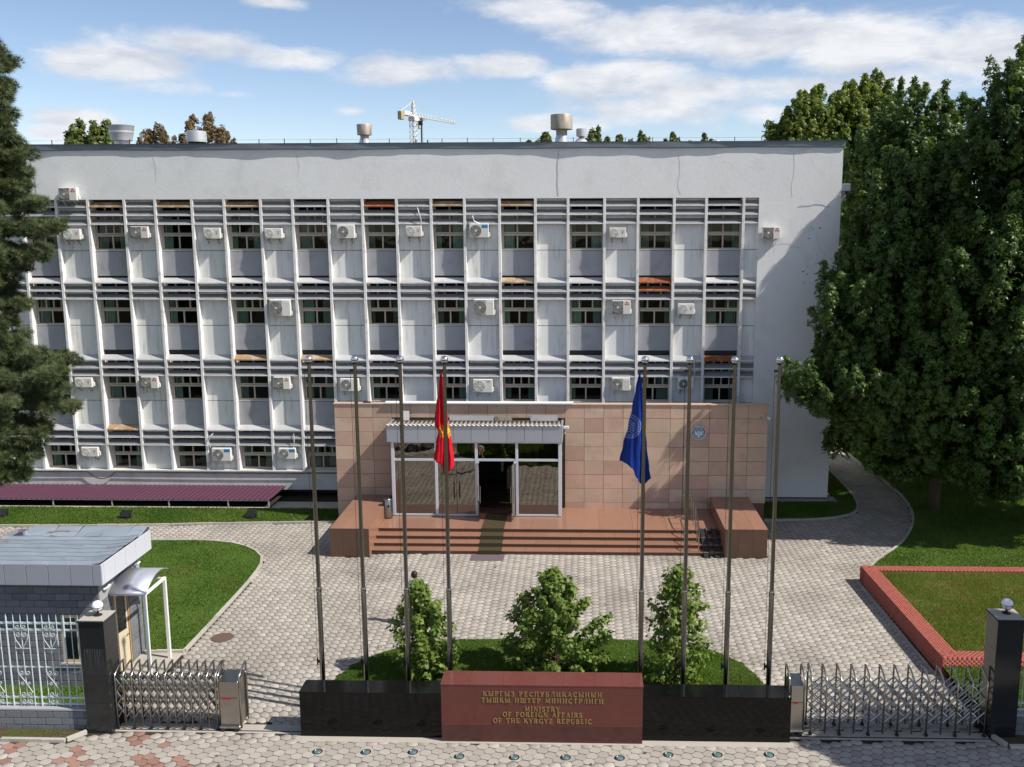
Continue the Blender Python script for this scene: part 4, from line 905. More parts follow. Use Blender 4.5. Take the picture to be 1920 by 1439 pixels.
# ------------------------------------------------------------------ flagpoles and flags
PXS = [-6.57,-5.44,-4.36,-3.30,1.51,2.585,3.66,4.735]; PY = -19.3
ords = ['outermost flagpole on the gatehouse side','second flagpole from the gatehouse','third flagpole from the gatehouse','flagpole carrying the red flag','flagpole carrying the blue flag','third flagpole from the planter wall','second flagpole from the planter wall','outermost flagpole on the planter side']
def make_pole():
    t = thing('flagpole', '', 'flagpole', (0,0,0), 0, 'steel flagpoles behind the sign')
    smooth_by_angle(MB().lathe([(.066,-.05),(.064,3.2),(.050,3.24),(.050,3.3)], 16).obj('lower_tube', polem, t)); smooth_by_angle(MB().lathe([(.052,3.3),(.042,9.0)], 16).obj('upper_tube', polem, t))
    smooth_by_angle(MB().lathe([(.058,3.2),(.070,3.22),(.070,3.30),(.056,3.33)], 16).obj('collar', polem, t)); smooth_by_angle(MB().lathe([(.05,8.98),(.06,9.0),(.06,9.02),(.04,9.03)], 16).obj('neck', darkmetal, t))
    MB().sphere((0,0,9.10), .092, 22, 14).obj('finial', chrome, t, True); smooth_by_angle(MB().lathe([(.13,-.02),(.13,.03),(.08,.05)], 16).obj('base_plate', steel2, t))
    MB().box(-.13,-.05,-.02,.02,8.80,8.86).obj('pulley', darkmetal, t); c = MB().box(-.12,-.06,-.03,.03,1.30,1.36).box(-.13,-.10,-.02,.02,1.24,1.42).obj('cleat', darkmetal, t)
    MB().tube([(-.115,0,8.82),(-.12,0,5),(-.115,0,1.38)], .0045, 4).obj('halyard', rubber, t); return t
pole0 = make_pole()
for i, x in enumerate(PXS):
    o = pole0 if i == 0 else copy_tree(pole0); o.location = (x, PY, 0); o['label'] = ords[i]+', tall stainless steel with a ball top'; o.rotation_euler = (R(random.uniform(-.12,.12)), R(random.uniform(-.12,.12)), 0)
def flag_mat(name, base, kind):
    M = bpy.data.materials.new(name); M.use_nodes = True; nt = M.node_tree; N = nt.nodes; L = nt.links; b = N['Principled BSDF']; b.inputs['Roughness'].default_value = .55; b.inputs['Specular IOR Level'].default_value = .25
    uv = N.new('ShaderNodeUVMap'); sx = N.new('ShaderNodeSeparateXYZ'); L.new(uv.outputs[0], sx.inputs[0])
    def mth(op, a, b_=None, c=None):
        n = N.new('ShaderNodeMath'); n.operation = op
        for i, v in enumerate((a, b_, c)):
            if v is None: continue
            if isinstance(v, (int, float)): n.inputs[i].default_value = v
            else: L.new(v, n.inputs[i])
        return n.outputs[0]
    x, y = sx.outputs[0], sx.outputs[1]; r = mth('SQRT', mth('ADD', mth('MULTIPLY', x, x), mth('MULTIPLY', y, y))); th = mth('ARCTAN2', y, x)
    if kind == 'sun':
        saw = mth('PINGPONG', mth('ADD', mth('MULTIPLY', th, 26/(2*math.pi)), mth('MULTIPLY', r, 3)), .5)
        ray = mth('LESS_THAN', saw, mth('MULTIPLY', mth('SUBTRACT', .215, r), 3.6)); disc_ = mth('LESS_THAN', r, .115)
        lines = mth('LESS_THAN', mth('ABSOLUTE', mth('SUBTRACT', r, .105)), .008)
        cr = mth('LESS_THAN', mth('ABSOLUTE', mth('SUBTRACT', mth('ABSOLUTE', x), mth('ADD', .02, mth('MULTIPLY', mth('MULTIPLY', y, y), 2.5)))), .007); cr = mth('MULTIPLY', cr, mth('LESS_THAN', r, .085))
        fac = mth('MULTIPLY', mth('MAXIMUM', ray, disc_), mth('SUBTRACT', 1, mth('MAXIMUM', lines, cr))); colr = (.85, .50, .02, 1); k = 1.
    else:
        e1 = mth('LESS_THAN', mth('ABSOLUTE', mth('SUBTRACT', r, .285)), .010); e2 = mth('MULTIPLY', mth('LESS_THAN', mth('ABSOLUTE', mth('SUBTRACT', r, .225)), .03), mth('GREATER_THAN', mth('SINE', mth('MULTIPLY', th, 34)), .1))
        e3 = mth('MULTIPLY', mth('LESS_THAN', r, .17), mth('GREATER_THAN', mth('SINE', mth('ADD', mth('MULTIPLY', y, 95), mth('MULTIPLY', mth('ABSOLUTE', x), 60))), .35)); fac = mth('MULTIPLY', mth('MAXIMUM', e1, mth('MAXIMUM', e2, e3)), .55); colr = (.45, .55, .75, 1)
    mx = N.new('ShaderNodeMix'); mx.data_type = 'RGBA'; L.new(fac, mx.inputs[0]); mx.inputs[6].default_value = (*base, 1); mx.inputs[7].default_value = colr; L.new(mx.outputs[2], b.inputs['Base Color'])
    t = N.new('ShaderNodeBsdfTranslucent'); L.new(mx.outputs[2], t.inputs[0]); ms = N.new('ShaderNodeMixShader'); ms.inputs[0].default_value = .22; L.new(b.outputs[0], ms.inputs[1]); L.new(t.outputs[0], ms.inputs[2]); L.new(ms.outputs[0], N['Material Output'].inputs[0])
    return M
def flag(name, m, left, right, bottom, z0, z1, label, px, folds, sun, amp):
    """limp cloth: left/right edges by drop t, hem by width s, folded in depth"""
    ns, nt_ = 40, 70; vs = []; uv = []
    def ip(tab, t):
        for (a, va), (b, vb) in zip(tab, tab[1:]):
            if t <= b: k = (t-a)/(b-a); k = k*k*(3-2*k); return va+(vb-va)*k
        return tab[-1][1]
    for j in range(nt_+1):
        t = j/nt_
        for i in range(ns+1):
            s = i/ns; l, r_ = ip(left, t), ip(right, t); x = l+(r_-l)*s; zb_ = ip(bottom, s); z = z0+(zb_-z0)*t
            w = max(.05, r_-l); y = amp*w*(math.sin(2*math.pi*folds*s+1.1*t+.4)+.45*math.sin(2*math.pi*folds*2.1*s+2.3-2*t))+.03*math.sin(7*t+3*s)
            vs.append((x, y, z)); uv.append((x-sun[0], z-sun[1]))
    fs = [(j*(ns+1)+i, (j+1)*(ns+1)+i, (j+1)*(ns+1)+i+1, j*(ns+1)+i+1) for j in range(nt_) for i in range(ns)]
    o = MB().add(vs, fs).obj(name, m, None, True); o.location = (px, PY+.17, 0); lay = o.data.uv_layers.new(name='UVMap'); 
    for lp in o.data.loops: lay.data[lp.index].uv = uv[lp.vertex_index]
    sm = o.modifiers.new('thickness', 'SOLIDIFY'); sm.thickness = .006
    return tag(o, label, 'flag')
# drop profiles relative to the pole axis (metres)
flag('red_flag', flag_mat("red_cloth", (.74,.012,.032), 'sun'), [(0,-.10),(.18,-.16),(.42,-.245),(.52,-.28),(.60,-.28),(.68,-.20),(.80,-.26),(1,-.33)], [(0,-.085),(.2,-.03),(.5,.045),(.75,.13),(.9,.17),(1,.16)],
     [(0,6.55),(.25,6.50),(.42,6.45),(.49,6.16),(.62,6.05),(.70,6.28),(1,6.36)], 8.83, 0, 'limp red flag with a yellow sun hanging on its pole', PXS[3], 2.0, (-.01,7.30), .11)
flag('blue_flag', flag_mat("blue_cloth", (.012,.045,.30), 'ring'), [(0,-.10),(.2,-.19),(.4,-.27),(.6,-.36),(.8,-.47),(1,-.56)], [(0,-.085),(.2,-.03),(.45,.03),(.7,.10),(.9,.16),(1,.20)],
     [(0,6.55),(.22,6.50),(.40,6.40),(.55,6.15),(.70,5.98),(.80,5.96),(1,6.14)], 8.80, 0, 'limp royal blue flag with a pale round emblem hanging on its pole', PXS[4], 1.3, (-.335,7.44), .10)

# ================================================================== GATEHOUSE
gh = thing('gatehouse', 'small grey block gatehouse with zinc roof and panelled fascia', 'gatehouse', (0,0,0))
GX0, GX1, GY0, GY1 = -16.05, -12.75, -18.27, -15.95
MB().box(GX0+.03, GX1-.03, GY0+.03, -17.55, 0, 3.03).box(GX0+.03, -13.30, -17.55, -16.70, 0, 3.03).box(GX0+.03, GX1-.03, -16.70, GY1-.03, 0, 3.03).box(-13.299, GX1-.03, -17.549, -16.701, 2.42, 3.03).obj('wall_core', mortar, gh)
blk = MB().box(-.5,.5,-.5,.5,-.5,.5,c=.06).mesh('block', gh_block)
def blocks(parent, x0, x1, y, z0, z1, bw, bh, holes=(), axis='x', sgn=-1):
    r = 0; z = z0
    while z < z1-.03:
        h = min(bh, z1-z); u = x0-(bw/2 if r % 2 else 0)
        while u < x1-.02:
            a, b = max(u, x0), min(u+bw, x1); u += bw
            if b-a < .04: continue
            skip = False
            for (ha, hb, hz0, hz1) in holes:
                if z+h > hz0+.01 and z < hz1-.01:
                    if a >= ha-.01 and b <= hb+.01: skip = True
                    elif a < ha < b <= hb+.01+bw: b = ha
                    elif ha-.01 <= a < hb < b: a = hb
            if skip or b-a < .04: continue
            d = .05+random.uniform(0, .012)
            o = link('block', blk, parent)
            if axis == 'x': o.location = ((a+b)/2, y, z+h/2); o.scale = (b-a-.010, d, h-.010)
            else: o.location = (y, (a+b)/2, z+h/2); o.scale = (d, b-a-.010, h-.010)
        z += bh; r += 1
blocks(gh, GX0, GX1, GY0+.025, 0, 2.85, .385, .19, [(-13.86,-13.38,.72,2.05)])
blocks(gh, -18.27, -17.55, GX1-.025, 0, 2.42, .385, .19, axis='y'); blocks(gh, -16.70, GY1, GX1-.025, 0, 2.42, .385, .19, axis='y')
MB().box(GX1-.03, GX1+.012, GY0+.002, GY1, 2.43, 3.03).obj('render_band', ghlight, gh)
MB().box(GX0-.0, GX1+.0, GY0-.01, GY0+.029, 2.86, 3.03).obj('dark_band', gh_block, gh)
w = MB()
for a, b, c, d in ((-13.86,-13.79,.72,2.05),(-13.45,-13.38,.72,2.05),(-13.789,-13.451,.72,.80),(-13.789,-13.451,1.97,2.05)): w.box(a, b, GY0+.02, GY0+.09, c, d)
w = w.obj('window', creamd, gh); MB().add([(-13.79,GY0+.025,.8),(-13.45,GY0+.025,.8),(-13.45,GY0+.025,1.97),(-13.79,GY0+.025,1.97)], [(0,1,2,3)]).obj('pane', darkpane, w)
box('sill', concrete, w, -13.92, -13.32, GY0-.05, GY0+.02, .66, .715)
# door: dark reveal, ochre frame, leaf half open
MB().box(-13.29,-13.25,-17.54,-16.71,.03,2.40).obj('doorway', roomm, gh)
MB().box(GX1-.09,GX1-.01,-17.545,-17.48,.03,2.41).box(GX1-.09,GX1-.01,-17.479,-16.705,2.33,2.41).box(GX1-.09,GX1-.01,-16.77,-16.705,.03,2.329).obj('door_frame', orange, gh)
dr = link('door', None, gh, (GX1-.04,-17.47,0)); dr.rotation_euler = (0,0,-R(9))
MB().box(-.02,.02,0,.52,.05,1.15).box(-.02,.02,0,.07,1.151,2.3).box(-.02,.02,.45,.52,1.151,2.3).box(-.02,.02,.071,.449,2.22,2.3).obj('leaf', creamd, dr); MB().add([(0,.07,1.15),(0,.45,1.15),(0,.45,2.22),(0,.07,2.22)], [(0,1,2,3)]).obj('pane', darkpane, dr); MB().tube([(.03,.46,1.0),(.07,.46,1.0),(.07,.36,1.0)], .012, 6).obj('handle', steel, dr)
# fascia and roof
RX0, RX1, RY0, RY1 = -16.35, -12.45, -18.62, -15.72
MB().box(RX0+.03, RX1-.03, RY0+.03, RY1-.03, 3.035, 3.50).obj('roof_box', joint, gh)
x = RX1; first = True
while x > RX0+.05:
    a = max(RX0, x-(.24 if first else .585)); MB().box(a+.006, x-.006, RY0, RY0+.028, 3.03, 3.60, c=.005).obj('fascia_panel', alum, gh); x = a; first = False
y = RY0+.03; first = True
while y < RY1-.05:
    b = min(RY1, y+(.12 if first else .60)); MB().box(RX1-.028, RX1, y+.006, b-.006, 3.03, 3.60, c=.005).obj('fascia_panel', alumw, gh); y = b; first = False
MB().box(RX0, RX1-.03, RY1-.03, RY1, 3.03, 3.60).obj('fascia_panel', alum, gh); MB().box(RX0, RX0+.028, RY0+.03, RY1-.031, 3.03, 3.60).obj('fascia_panel', alum, gh)
# roof sheets: seamed strips, a little buckled, an upstand along the back
n = 7; ys = [RY0+.03+(RY1-.62-RY0)*i/n for i in range(n+1)]
for a, b in zip(ys, ys[1:]):
    mb = MB(); vs = []; q = 26
    for i in range(q+1):
        xx = RX0+.01+(RX1-.04-RX0)*i/q; wv = .008*math.sin(i*.9+a*7)+random.uniform(-.004, .004); e = .06*math.exp(-((RX1-xx)/.35)**2)
        vs += [(xx,a,3.575+wv+e),(xx,b-.012,3.568+wv+e),(xx,b-.01,3.592+wv+e),(xx,b,3.592+wv+e)]
    mb.add(vs, [(4*i+k, 4*i+4+k, 4*i+5+k, 4*i+1+k) for i in range(q) for k in range(3)]).obj('roof_sheet', roofsheet, gh)
x = RX0+.55
while x < RX1-.05:
    b = min(RX1-.03, x+.72); t = random.uniform(-.02,.02)
    MB().add([(x+.004,RY1-.60,3.585+t),(b-.004,RY1-.60,3.585-t),(b-.004,RY1-.10,3.70+t),(x+.004,RY1-.10,3.70),(x+.004,RY1+.02,3.69),(b-.004,RY1+.02,3.69),(b-.004,RY1+.02,3.56),(x+.004,RY1+.02,3.56)], [(0,1,2,3),(3,2,5,4),(4,5,6,7)]).obj('roof_sheet', roofsheet, gh); x = b
box('roof_upstand', roofsheet, gh, RX0+.50, RX0+.56, RY1-.6, RY1-.02, 3.56, 3.69)
MB().tube([(-12.70,-18.1,2.72),(-12.62,-18.05,2.76),(-12.6,-17.95,2.80)], .03, 6).obj('lamp_arm', whitem, gh); MB().tube([(-12.70,-16.3,2.75),(-12.62,-16.3,2.78),(-12.6,-16.2,2.8)], .03, 6).obj('lamp_arm', whitem, gh)
# curved canopy over the door on two posts
cn = thing('door_canopy', 'curved pale metal canopy on two white posts beside the gatehouse', 'canopy', (0,0,0))
CX0, CX1, CY0, CY1 = -12.73, -11.70, -17.85, -16.35
mb = MB(); vs = []; n = 20
for i in range(n+1):
    t = i/n; y = CY0+(CY1-CY0)*t; z = 2.42+.36*math.sin(math.pi*(.06+.80*t))+.10*t
    vs += [(CX0,y,z),(CX1,y,z)]
o = mb.add(vs, [(2*i, 2*i+1, 2*i+3, 2*i+2) for i in range(n)]).obj('sheet', alum, cn, True); sm = o.modifiers.new('t', 'SOLIDIFY'); sm.thickness = .02
for y in (CY0+.12, CY1-.14): MB().box(CX1-.13, CX1-.05, y-.04, y+.04, .03, 2.46).obj('post', whitem, cn)
MB().box(CX1-.125, CX1-.055, CY0+.165, CY1-.185, 2.40, 2.46).obj('beam', whitem, cn)
for y in (CY0+.12, CY1-.14): MB().box(CX0, CX1-.131, y-.025, y+.025, 2.405, 2.45).obj('beam', whitem, cn)

# ================================================================== GATE PILLARS, LAMPS, FENCES
def pillar(x0, x1, y0, h, label):
    p = thing('gate_pillar', label, 'pillar', (0,0,0), 0, 'granite gate pillars'); y1 = y0+(x1-x0)
    MB().box(x0+.02, x1-.02, y0+.02, y1-.02, -.1, h-.05).obj('core', black, p)
    zs = [-.05, .78, 1.50, 2.22, h-.051]
    for a, b in zip(zs, zs[1:]):
        for q in (0, 1):
            MB().box(x0, x1, *((y0, y0+.019) if q == 0 else (y1-.019, y1)), a+.002, b-.002).obj('cladding_slab', pillarm, p)
            MB().box(*((x0, x0+.019) if q == 0 else (x1-.019, x1)), y0+.02, y1-.02, a+.002, b-.002).obj('cladding_slab', pillarm, p)
    MB().box(x0-.04, x1+.04, y0-.04, y1+.04, h-.05, h-.015, c=.008).obj('cap', pillarm, p); MB().box(x0-.01, x1+.01, y0-.01, y1+.01, h-.0149, h).obj('cap_top', concrete, p)
    return (x0+x1)/2, (y0+y1)/2, h
def lamp(x, y, z, label):
    l = thing('globe_lamp', label, 'lamp', (x, y, z), 0, 'globe lamps on the gate pillars')
    smooth_by_angle(MB().lathe([(.10,0),(.10,.015),(.03,.03),(.028,.09),(.08,.12),(.085,.13)], 18).obj('base', darkmetal, l)); MB().sphere((0,0,.235), .135, 24, 16).obj('globe', globe, l, True)
    g_ = MB()
    for a in range(6): g_.tube([(.142*math.sin(t)*math.cos(a*math.pi/3), .142*math.sin(t)*math.sin(a*math.pi/3), .235-.142*math.cos(t)) for t in [.5+i*.22 for i in range(6)]], .005, 4)
    g_.tube([(.143*math.cos(a*math.pi/12), .143*math.sin(a*math.pi/12), .225) for a in range(25)], .006, 4, cap=False).obj('cage', darkmetal, l)
a = pillar(-12.08, -11.47, -20.56, 2.92, 'dark granite gate pillar beside the gatehouse, streaked with pale runs'); lamp(a[0]+.02, a[1]+.02, a[2], 'white globe lamp on the pillar beside the gatehouse')
a = pillar(9.90, 10.52, -20.22, 3.04, 'dark granite gate pillar beside the brick planter'); lamp(a[0]+.03, a[1]+.05, a[2], 'white globe lamp on the pillar beside the brick planter')
# pale runs on the left pillar
runm = mat("lime_run", (.12,.125,.13), .6, .3)
for k in range(16):
    x = -12.0+.03*k+random.uniform(-.012,.012); l = random.uniform(.12,.70); wd = random.uniform(.003,.011); dr_ = random.uniform(-.02,.02)
    MB().add([(x,-20.5612,2.19),(x+wd,-20.5612,2.19),(x+wd*.9+dr_*.5,-20.5612,2.19-l*.6),(x+wd*.5+dr_,-20.5612,2.19-l),(x+dr_*.5,-20.5612,2.19-l*.6)], [(0,1,2,3,4)]).obj('lime_run', runm, bpy.data.objects['gate_pillar'])
def fence(x0, x1, y, label, blabel, step=.178):
    f = thing('iron_fence', label, 'fence', (0,0,0), 0, 'iron fences on low block walls'); z0, z1 = .58, 2.86
    for z, r in ((2.72,.022),(2.55,.022),(1.58,.014),(.78,.02),(.61,.018)): MB().box(x0, x1, y-r, y+r, z-r, z+r).obj('rail', fencem, f)
    n = int((x1-x0)/step); 
    for i in range(n+1):
        x = x0+i*step; thick = i % 4 == 0; r = .019 if thick else .011
        MB().tube([(x,y-.023,.56),(x,y-.023,z1+.0)], r, 6).tube([(x,y-.023,z1),(x,y-.023,z1+.10)], r, 6, .002).obj('bar', fencem, f)
    def spiral(cx, cz, r, a0, turns, s): return [(cx+s*(r*(1-.75*t/16))*math.cos(R(a0)+turns*2*math.pi*t/16), y-.045, cz+(r*(1-.75*t/16))*math.sin(R(a0)+turns*2*math.pi*t/16)) for t in range(17)]
    for i in range(0, n-2, 4):
        xc = x0+(i+2)*step
        for s in (-1, 1):
            for cz, r in ((2.635,.06),(2.44,.065),(1.44,.065),(1.17,.045),(.88,.065),(.695,.06)): MB().tube(spiral(xc+s*.075, cz, r, 200, 1.35, s), .0075, 5).obj('scroll', fencem, f)
            MB().tube([(xc+s*step*.95,y-.045,2.45),(xc+s*step*.8,y-.045,2.30),(xc+s*step*.3,y-.045,2.15),(xc+s*.02,y-.045,2.08)], .009, 5).obj('scroll', fencem, f)
        MB().box(xc-step, xc+step, y-.05, y-.034, 2.07, 2.085).obj('rail', fencem, f)
        MB().tube([(xc-step*.95,y-.045,1.52),(xc-step*.8,y-.045,1.40),(xc,y-.045,1.20),(xc+step*.9,y-.045,.92)], .010, 5).obj('scroll', fencem, f)
    b = thing('fence_base', blabel, 'wall', (0,0,0), 0, 'low block walls under the fences')
    MB().box(x0+.01, x1-.01, y-.12, y+.14, -.1, .50).obj('core', mortar, b); blocks(b, x0+.01, x1-.01, y-.135, -.05, .49, .40, .18)
    MB().box(x0, x1, y-.165, y+.17, .501, .555, c=.006).obj('coping', ghlight, b)
fence(-19.0, -12.09, -20.28, 'pale iron fence with scrollwork in front of the gatehouse', 'low grey block wall under the fence by the gatehouse')
fence(10.54, 16.0, -19.95, 'pale iron fence seen in a sliver beyond the planter side pillar', 'low grey block wall beyond the planter side pillar')

# ================================================================== FOLDING GATES
def gate(x0, x1, yf, yb, npost, motor, label, h):
    g_ = thing('folding_gate', label, 'gate', (0,0,0), 0, 'stainless steel folding gates'); dx = (x1-x0)/(npost-1)
    hoop = [(0,yf,.06),(0,yf,h-.12)]+[(0,yf+.02+(yb-yf-.04)*t/6,h-.10+.17*math.sin(math.pi*.5*t/6)) for t in range(7)]+[(0,yb,h),(0,yb,.06)]
    hm = MB().tube(hoop, .0235, 8); me = hm.mesh('upright', steel, True); br = MB().sphere((0,yf,h-.12), .030, 10, 6).sphere((0,yb,h+.06), .030, 10, 6).mesh('joint_ball', steel, True)
    wh = [MB().tube([(0,y_-.03,.045),(0,y_+.03,.045)], .045, 12).mesh('wheel', darkmetal) for y_ in (yf, yb)]
    for i in range(npost):
        x = x0+dx*i; link('upright', me, g_, (x,0,0)); link('joint_ball', br, g_, (x,0,0))
        if i % 2 == 0: link('wheel', wh[0], g_, (x,0,0)); link('wheel', wh[1], g_, (x,0,0))
    for yy, lo in ((yf+.03,.30),(yb-.03,.34),((yf+yb)/2,.32)):
        top_ = h-.22; nz = max(2, int(round((top_-lo)/.36))); dz = (top_-lo)/nz
        m1 = MB().tube([(0,yy,0),(dx,yy+.002,dz)], .018, 5).mesh('lattice_bar', steel); m2 = MB().tube([(0,yy+.02,dz),(dx,yy+.022,0)], .018, 5).mesh('lattice_bar', steel)
        for i in range(npost-1):
            for k in range(nz): link('lattice_bar', (m1, m2)[0], g_, (x0+dx*i,0,lo+dz*k)); link('lattice_bar', m2, g_, (x0+dx*i,0,lo+dz*k))
    mx0, mx1 = motor; w = mx1-mx0
    mt = MB().box(mx0, mx1, yf-.04, yb+.04, .10, 1.30, c=.015).obj('motor_box', steel2, g_)
    MB().add([(mx0,yf-.04,1.302),(mx1,yf-.04,1.302),(mx1,yb+.04,1.345),(mx0,yb+.04,1.345)], [(0,1,2,3)]).obj('lid', steel2, mt)
    box('red_mark', redm, mt, mx0+w*.15, mx0+w*.6, yf-.046, yf-.041, .82, .86); MB().box(mx0+.01, mx1-.01, yf-.046, yf-.0405, .865, .875).obj('seam', darkmetal, mt)
    for x in (mx0-.03, mx1+.025): 
        if not (x0-.05 < x < x0+.0): link('upright', me, g_, (x,0,.0))
    MB().box(mx0-.02, mx1+.02, yf-.10, yf+.10, .08, .16, c=.02).obj('wheel_guard', steel, g_)
    for x in (mx0+.07, mx1-.07): MB().tube([(x,yf-.10,.05),(x,yf+.06,.05)], .055, 14).obj('drive_wheel', darkmetal, g_)
gate(-11.42, -8.93, -20.34, -19.86, 13, (-8.84,-8.36), 'nearly closed stainless folding gate beside the gatehouse pillar', 1.52)
gate(5.60, 9.78, -20.20, -19.72, 13, (5.09,5.40), 'stretched stainless folding gate between the black plinth and the planter side pillar', 1.54)

# ================================================================== BRICK PLANTER
pl = thing('brick_planter', 'low red brick planter wall round a raised square of patchy grass', 'planter', (0,0,0)); HZ = .55
def ring_walls(t0, t1):     # four straight walls as (x0,x1,y0,y1) bands between outer and inner outline
    return [((9.72,-9.9),(9.92,-17.02),.50), ((9.92,-17.02),(24.4,-17.02),.42), ((9.72,-9.9),(24.4,-9.9),.40)]
V_all = []; F_all = []; T_all = []
def brick_obb(p, u, n, l, w, z0, z1):
    """one brick: corner p, along u by l, along n by w"""
    o = len(V_all); g_ = .0012
    q = [p+u*g_+n*g_, p+u*(l-g_)+n*g_, p+u*(l-g_)+n*(w-g_), p+u*g_+n*(w-g_)]
    for z in (z0+g_*.5, z1-g_*.5): V_all.extend([(a.x, a.y, z) for a in q])
    for f in ((0,1,5),(0,5,4),(1,2,6),(1,6,5),(2,3,7),(2,7,6),(3,0,4),(3,4,7),(4,5,6),(4,6,7)): F_all.append([o+i for i in f])
    T_all.extend([random.random()]*10)
coreb = MB()
for (pa, pb, w) in ring_walls(0, 0):
    a, b = Vector((*pa, 0)), Vector((*pb, 0)); L_ = (b-a).length; u = (b-a)/L_; n = Vector((-u.y, u.x, 0))
    if pa == (9.72,-9.9) and pb[0] > 20: n = -n
    vis = min(L_, 11.0)
    q = [a+n*.0025, b+n*.0025, b+n*(w-.0025), a+n*(w-.0025)]
    coreb.add([(p.x, p.y, -.1) for p in q]+[(p.x, p.y, HZ-.0025) for p in q], [(3,2,1,0),(4,5,6,7),(0,1,5,4),(1,2,6,5),(2,3,7,6),(3,0,4,7)])
    nrow = 7; s = 0.; 
    for r in range(nrow):                       # top: rows of stretchers laid flat
        s = -(.065 if r % 2 else 0)
        while s < vis: e_ = min(s+.13, vis); brick_obb(a+u*max(0, s)+n*(w/nrow*r), u, n, e_-max(0, s), w/nrow, HZ-.03, HZ+random.uniform(-.0004,.0006)); s += .13
    for c in range(9):                          # outer face
        s = -(.065 if c % 2 else 0)
        while s < vis: e_ = min(s+.13, vis); brick_obb(a+u*max(0, s), u, n, e_-max(0, s), .03, .0578*c, .0578*(c+1)); s += .13
coreb.obj('core', brickj, pl)
o = big_mesh('brick_facing', np.array(V_all), np.array(F_all), brickm, np.array(T_all), pl); o['kind'] = 'stuff'
o = MB().add([(10.23,-10.31,.475),(24,-10.31,.475),(24,-16.60,.475),(10.44,-16.60,.475)], [(3,2,1,0)]).obj('soil', lawnm, pl)
kerb_run([(9.62,-10.05),(9.80,-17.0)], w=.07, h=.03, step=.9)

# ================================================================== SMALL THINGS ON THE GROUND
for i, (x, y) in enumerate([(-6.21,-21.26),(-5.06,-21.25),(-3.95,-21.22),(-2.83,-21.38),(-1.54,-21.39),(-.34,-21.36),(.92,-21.35),(2.07,-21.18),(3.22,-21.15),(4.43,-21.12)]):
    names = ['outermost, in front of the first flagpole','in front of the second flagpole','in front of the third flagpole','at the gatehouse end of the maroon sign','below the gold lettering start','below the middle of the gold lettering','near the planter end of the maroon sign','at the sign end of the right plinth','in front of the second black plinth middle','outermost, nearest the stretched gate']
    l = thing('ground_light', 'round glass floor light set in the paving '+names[i], 'floor light', (x,y,0), 0, 'floor lights along the sign')
    smooth_by_angle(MB().lathe([(.125,-.02),(.125,.012),(.108,.016),(.104,.006)], 26).obj('rim', steel2, l)); MB().lathe([(.104,.004),(.06,.014),(.001,.017)], 26).obj('lens', lensm, l, True); MB().box(-.145,.145,-.145,.145,-.02,.001).obj('collar', concrete, l)
mh = thing('manhole_cover', 'round rusty manhole cover in the paving near the lawn edge', 'manhole cover', (-10.81,-15.06,0)); smooth_by_angle(MB().lathe([(.33,-.02),(.33,.012),(.30,.014),(.298,.008),(.001,.009)], 32).obj('rim', rustlid, mh))
MB().lathe([(.29,.006),(.29,.014),(.001,.015)], 30).obj('lid', rustlid, mh)
for x, y, lb, rz in ((-24.6,-3.5,'black floodlight on the grass below the pine',.2),(-19.26,-3.55,'black floodlight standing on the grass strip between the other two',0),(-13.93,-3.45,'black floodlight on the grass strip nearest the stone porch',-.1)):
    f = thing('ground_floodlight', lb, 'floodlight', (x,y,.05), rz, 'black floodlights on the grass strip')
    MB().add([(-.19,-.10,.08),(.19,-.10,.08),(.19,.16,.02),(-.19,.16,.02),(-.16,.02,.36),(.16,.02,.36),(.19,.22,.30),(-.19,.22,.30)], [(3,2,1,0),(4,5,6,7),(0,1,5,4),(1,2,6,5),(2,3,7,6),(3,0,4,7)]).obj('housing', darkmetal, f)
    MB().add([(-.17,.225,.05),(.17,.225,.05),(.17,.232,.28),(-.17,.232,.28)], [(0,1,2,3)]).obj('glass', lensm, f)
    MB().box(-.23,-.20,-.02,.06,-.05,.24).box(.20,.23,-.02,.06,-.05,.24).obj('bracket', darkmetal, f); MB().tube([(.05,-.11,.15),(.15,-.16,.10),(.2,-.2,0)], .012, 5).obj('cord', rubber, f)

# ================================================================== ROOFTOP AND BEYOND
def vent(kind, x, y, parts, label):
    v = thing('roof_vent', label, 'roof vent', (x, y, 15.48), 0, 'sheet metal roof vents')
    for nm, prof, mm in parts: smooth_by_angle(MB().lathe(prof, 28).obj(nm, mm, v))
vent('a', -21.3, 3, [('cowl', [(.46,.66),(.57,1.32),(.585,1.34),(.54,1.34),(.53,1.0)], galv), ('neck', [(.33,.30),(.33,.70)], galv), ('base', [(.62,0),(.36,.24),(.36,.31)], galv)], 'wide galvanised roof vent with flared bowl nearest the pine')
vent('b', -17.8, 3, [('cowl', [(.46,.58),(.44,1.06),(.39,1.08),(.001,1.10)], galv), ('neck', [(.38,.1),(.38,.59)], joint), ('base', [(.5,0),(.40,.12)], galv)], 'low shiny drum shaped roof vent in front of the brown tree')
vent('c', -9.98, 3, [('cowl', [(.33,.86),(.345,1.30),(.33,1.33),(.28,1.30)], galvd), ('neck', [(.19,.68),(.20,.88)], galvd), ('base', [(.40,0),(.22,.66),(.22,.70)], galv)], 'rusty drum roof vent on a tall cone left of the tower crane')
vent('d', -.92, 3, [('cowl', [(.50,1.06),(.505,1.68),(.49,1.71),(.43,1.68)], galvd), ('neck', [(.25,.78),(.26,1.08)], galvd), ('base', [(.42,.0),(.26,.78)], galv)], 'tallest roof vent, a big weathered drum on a narrow stem')
vent('e', -.02, 3, [('cowl', [(.23,.75),(.235,1.08),(.20,1.1)], galv), ('neck', [(.12,.5),(.12,.76)], galvd), ('base', [(.52,.25),(.20,.62),(.16,.64)], galv)], 'small silver roof vent on a wide cone beside the tallest vent')
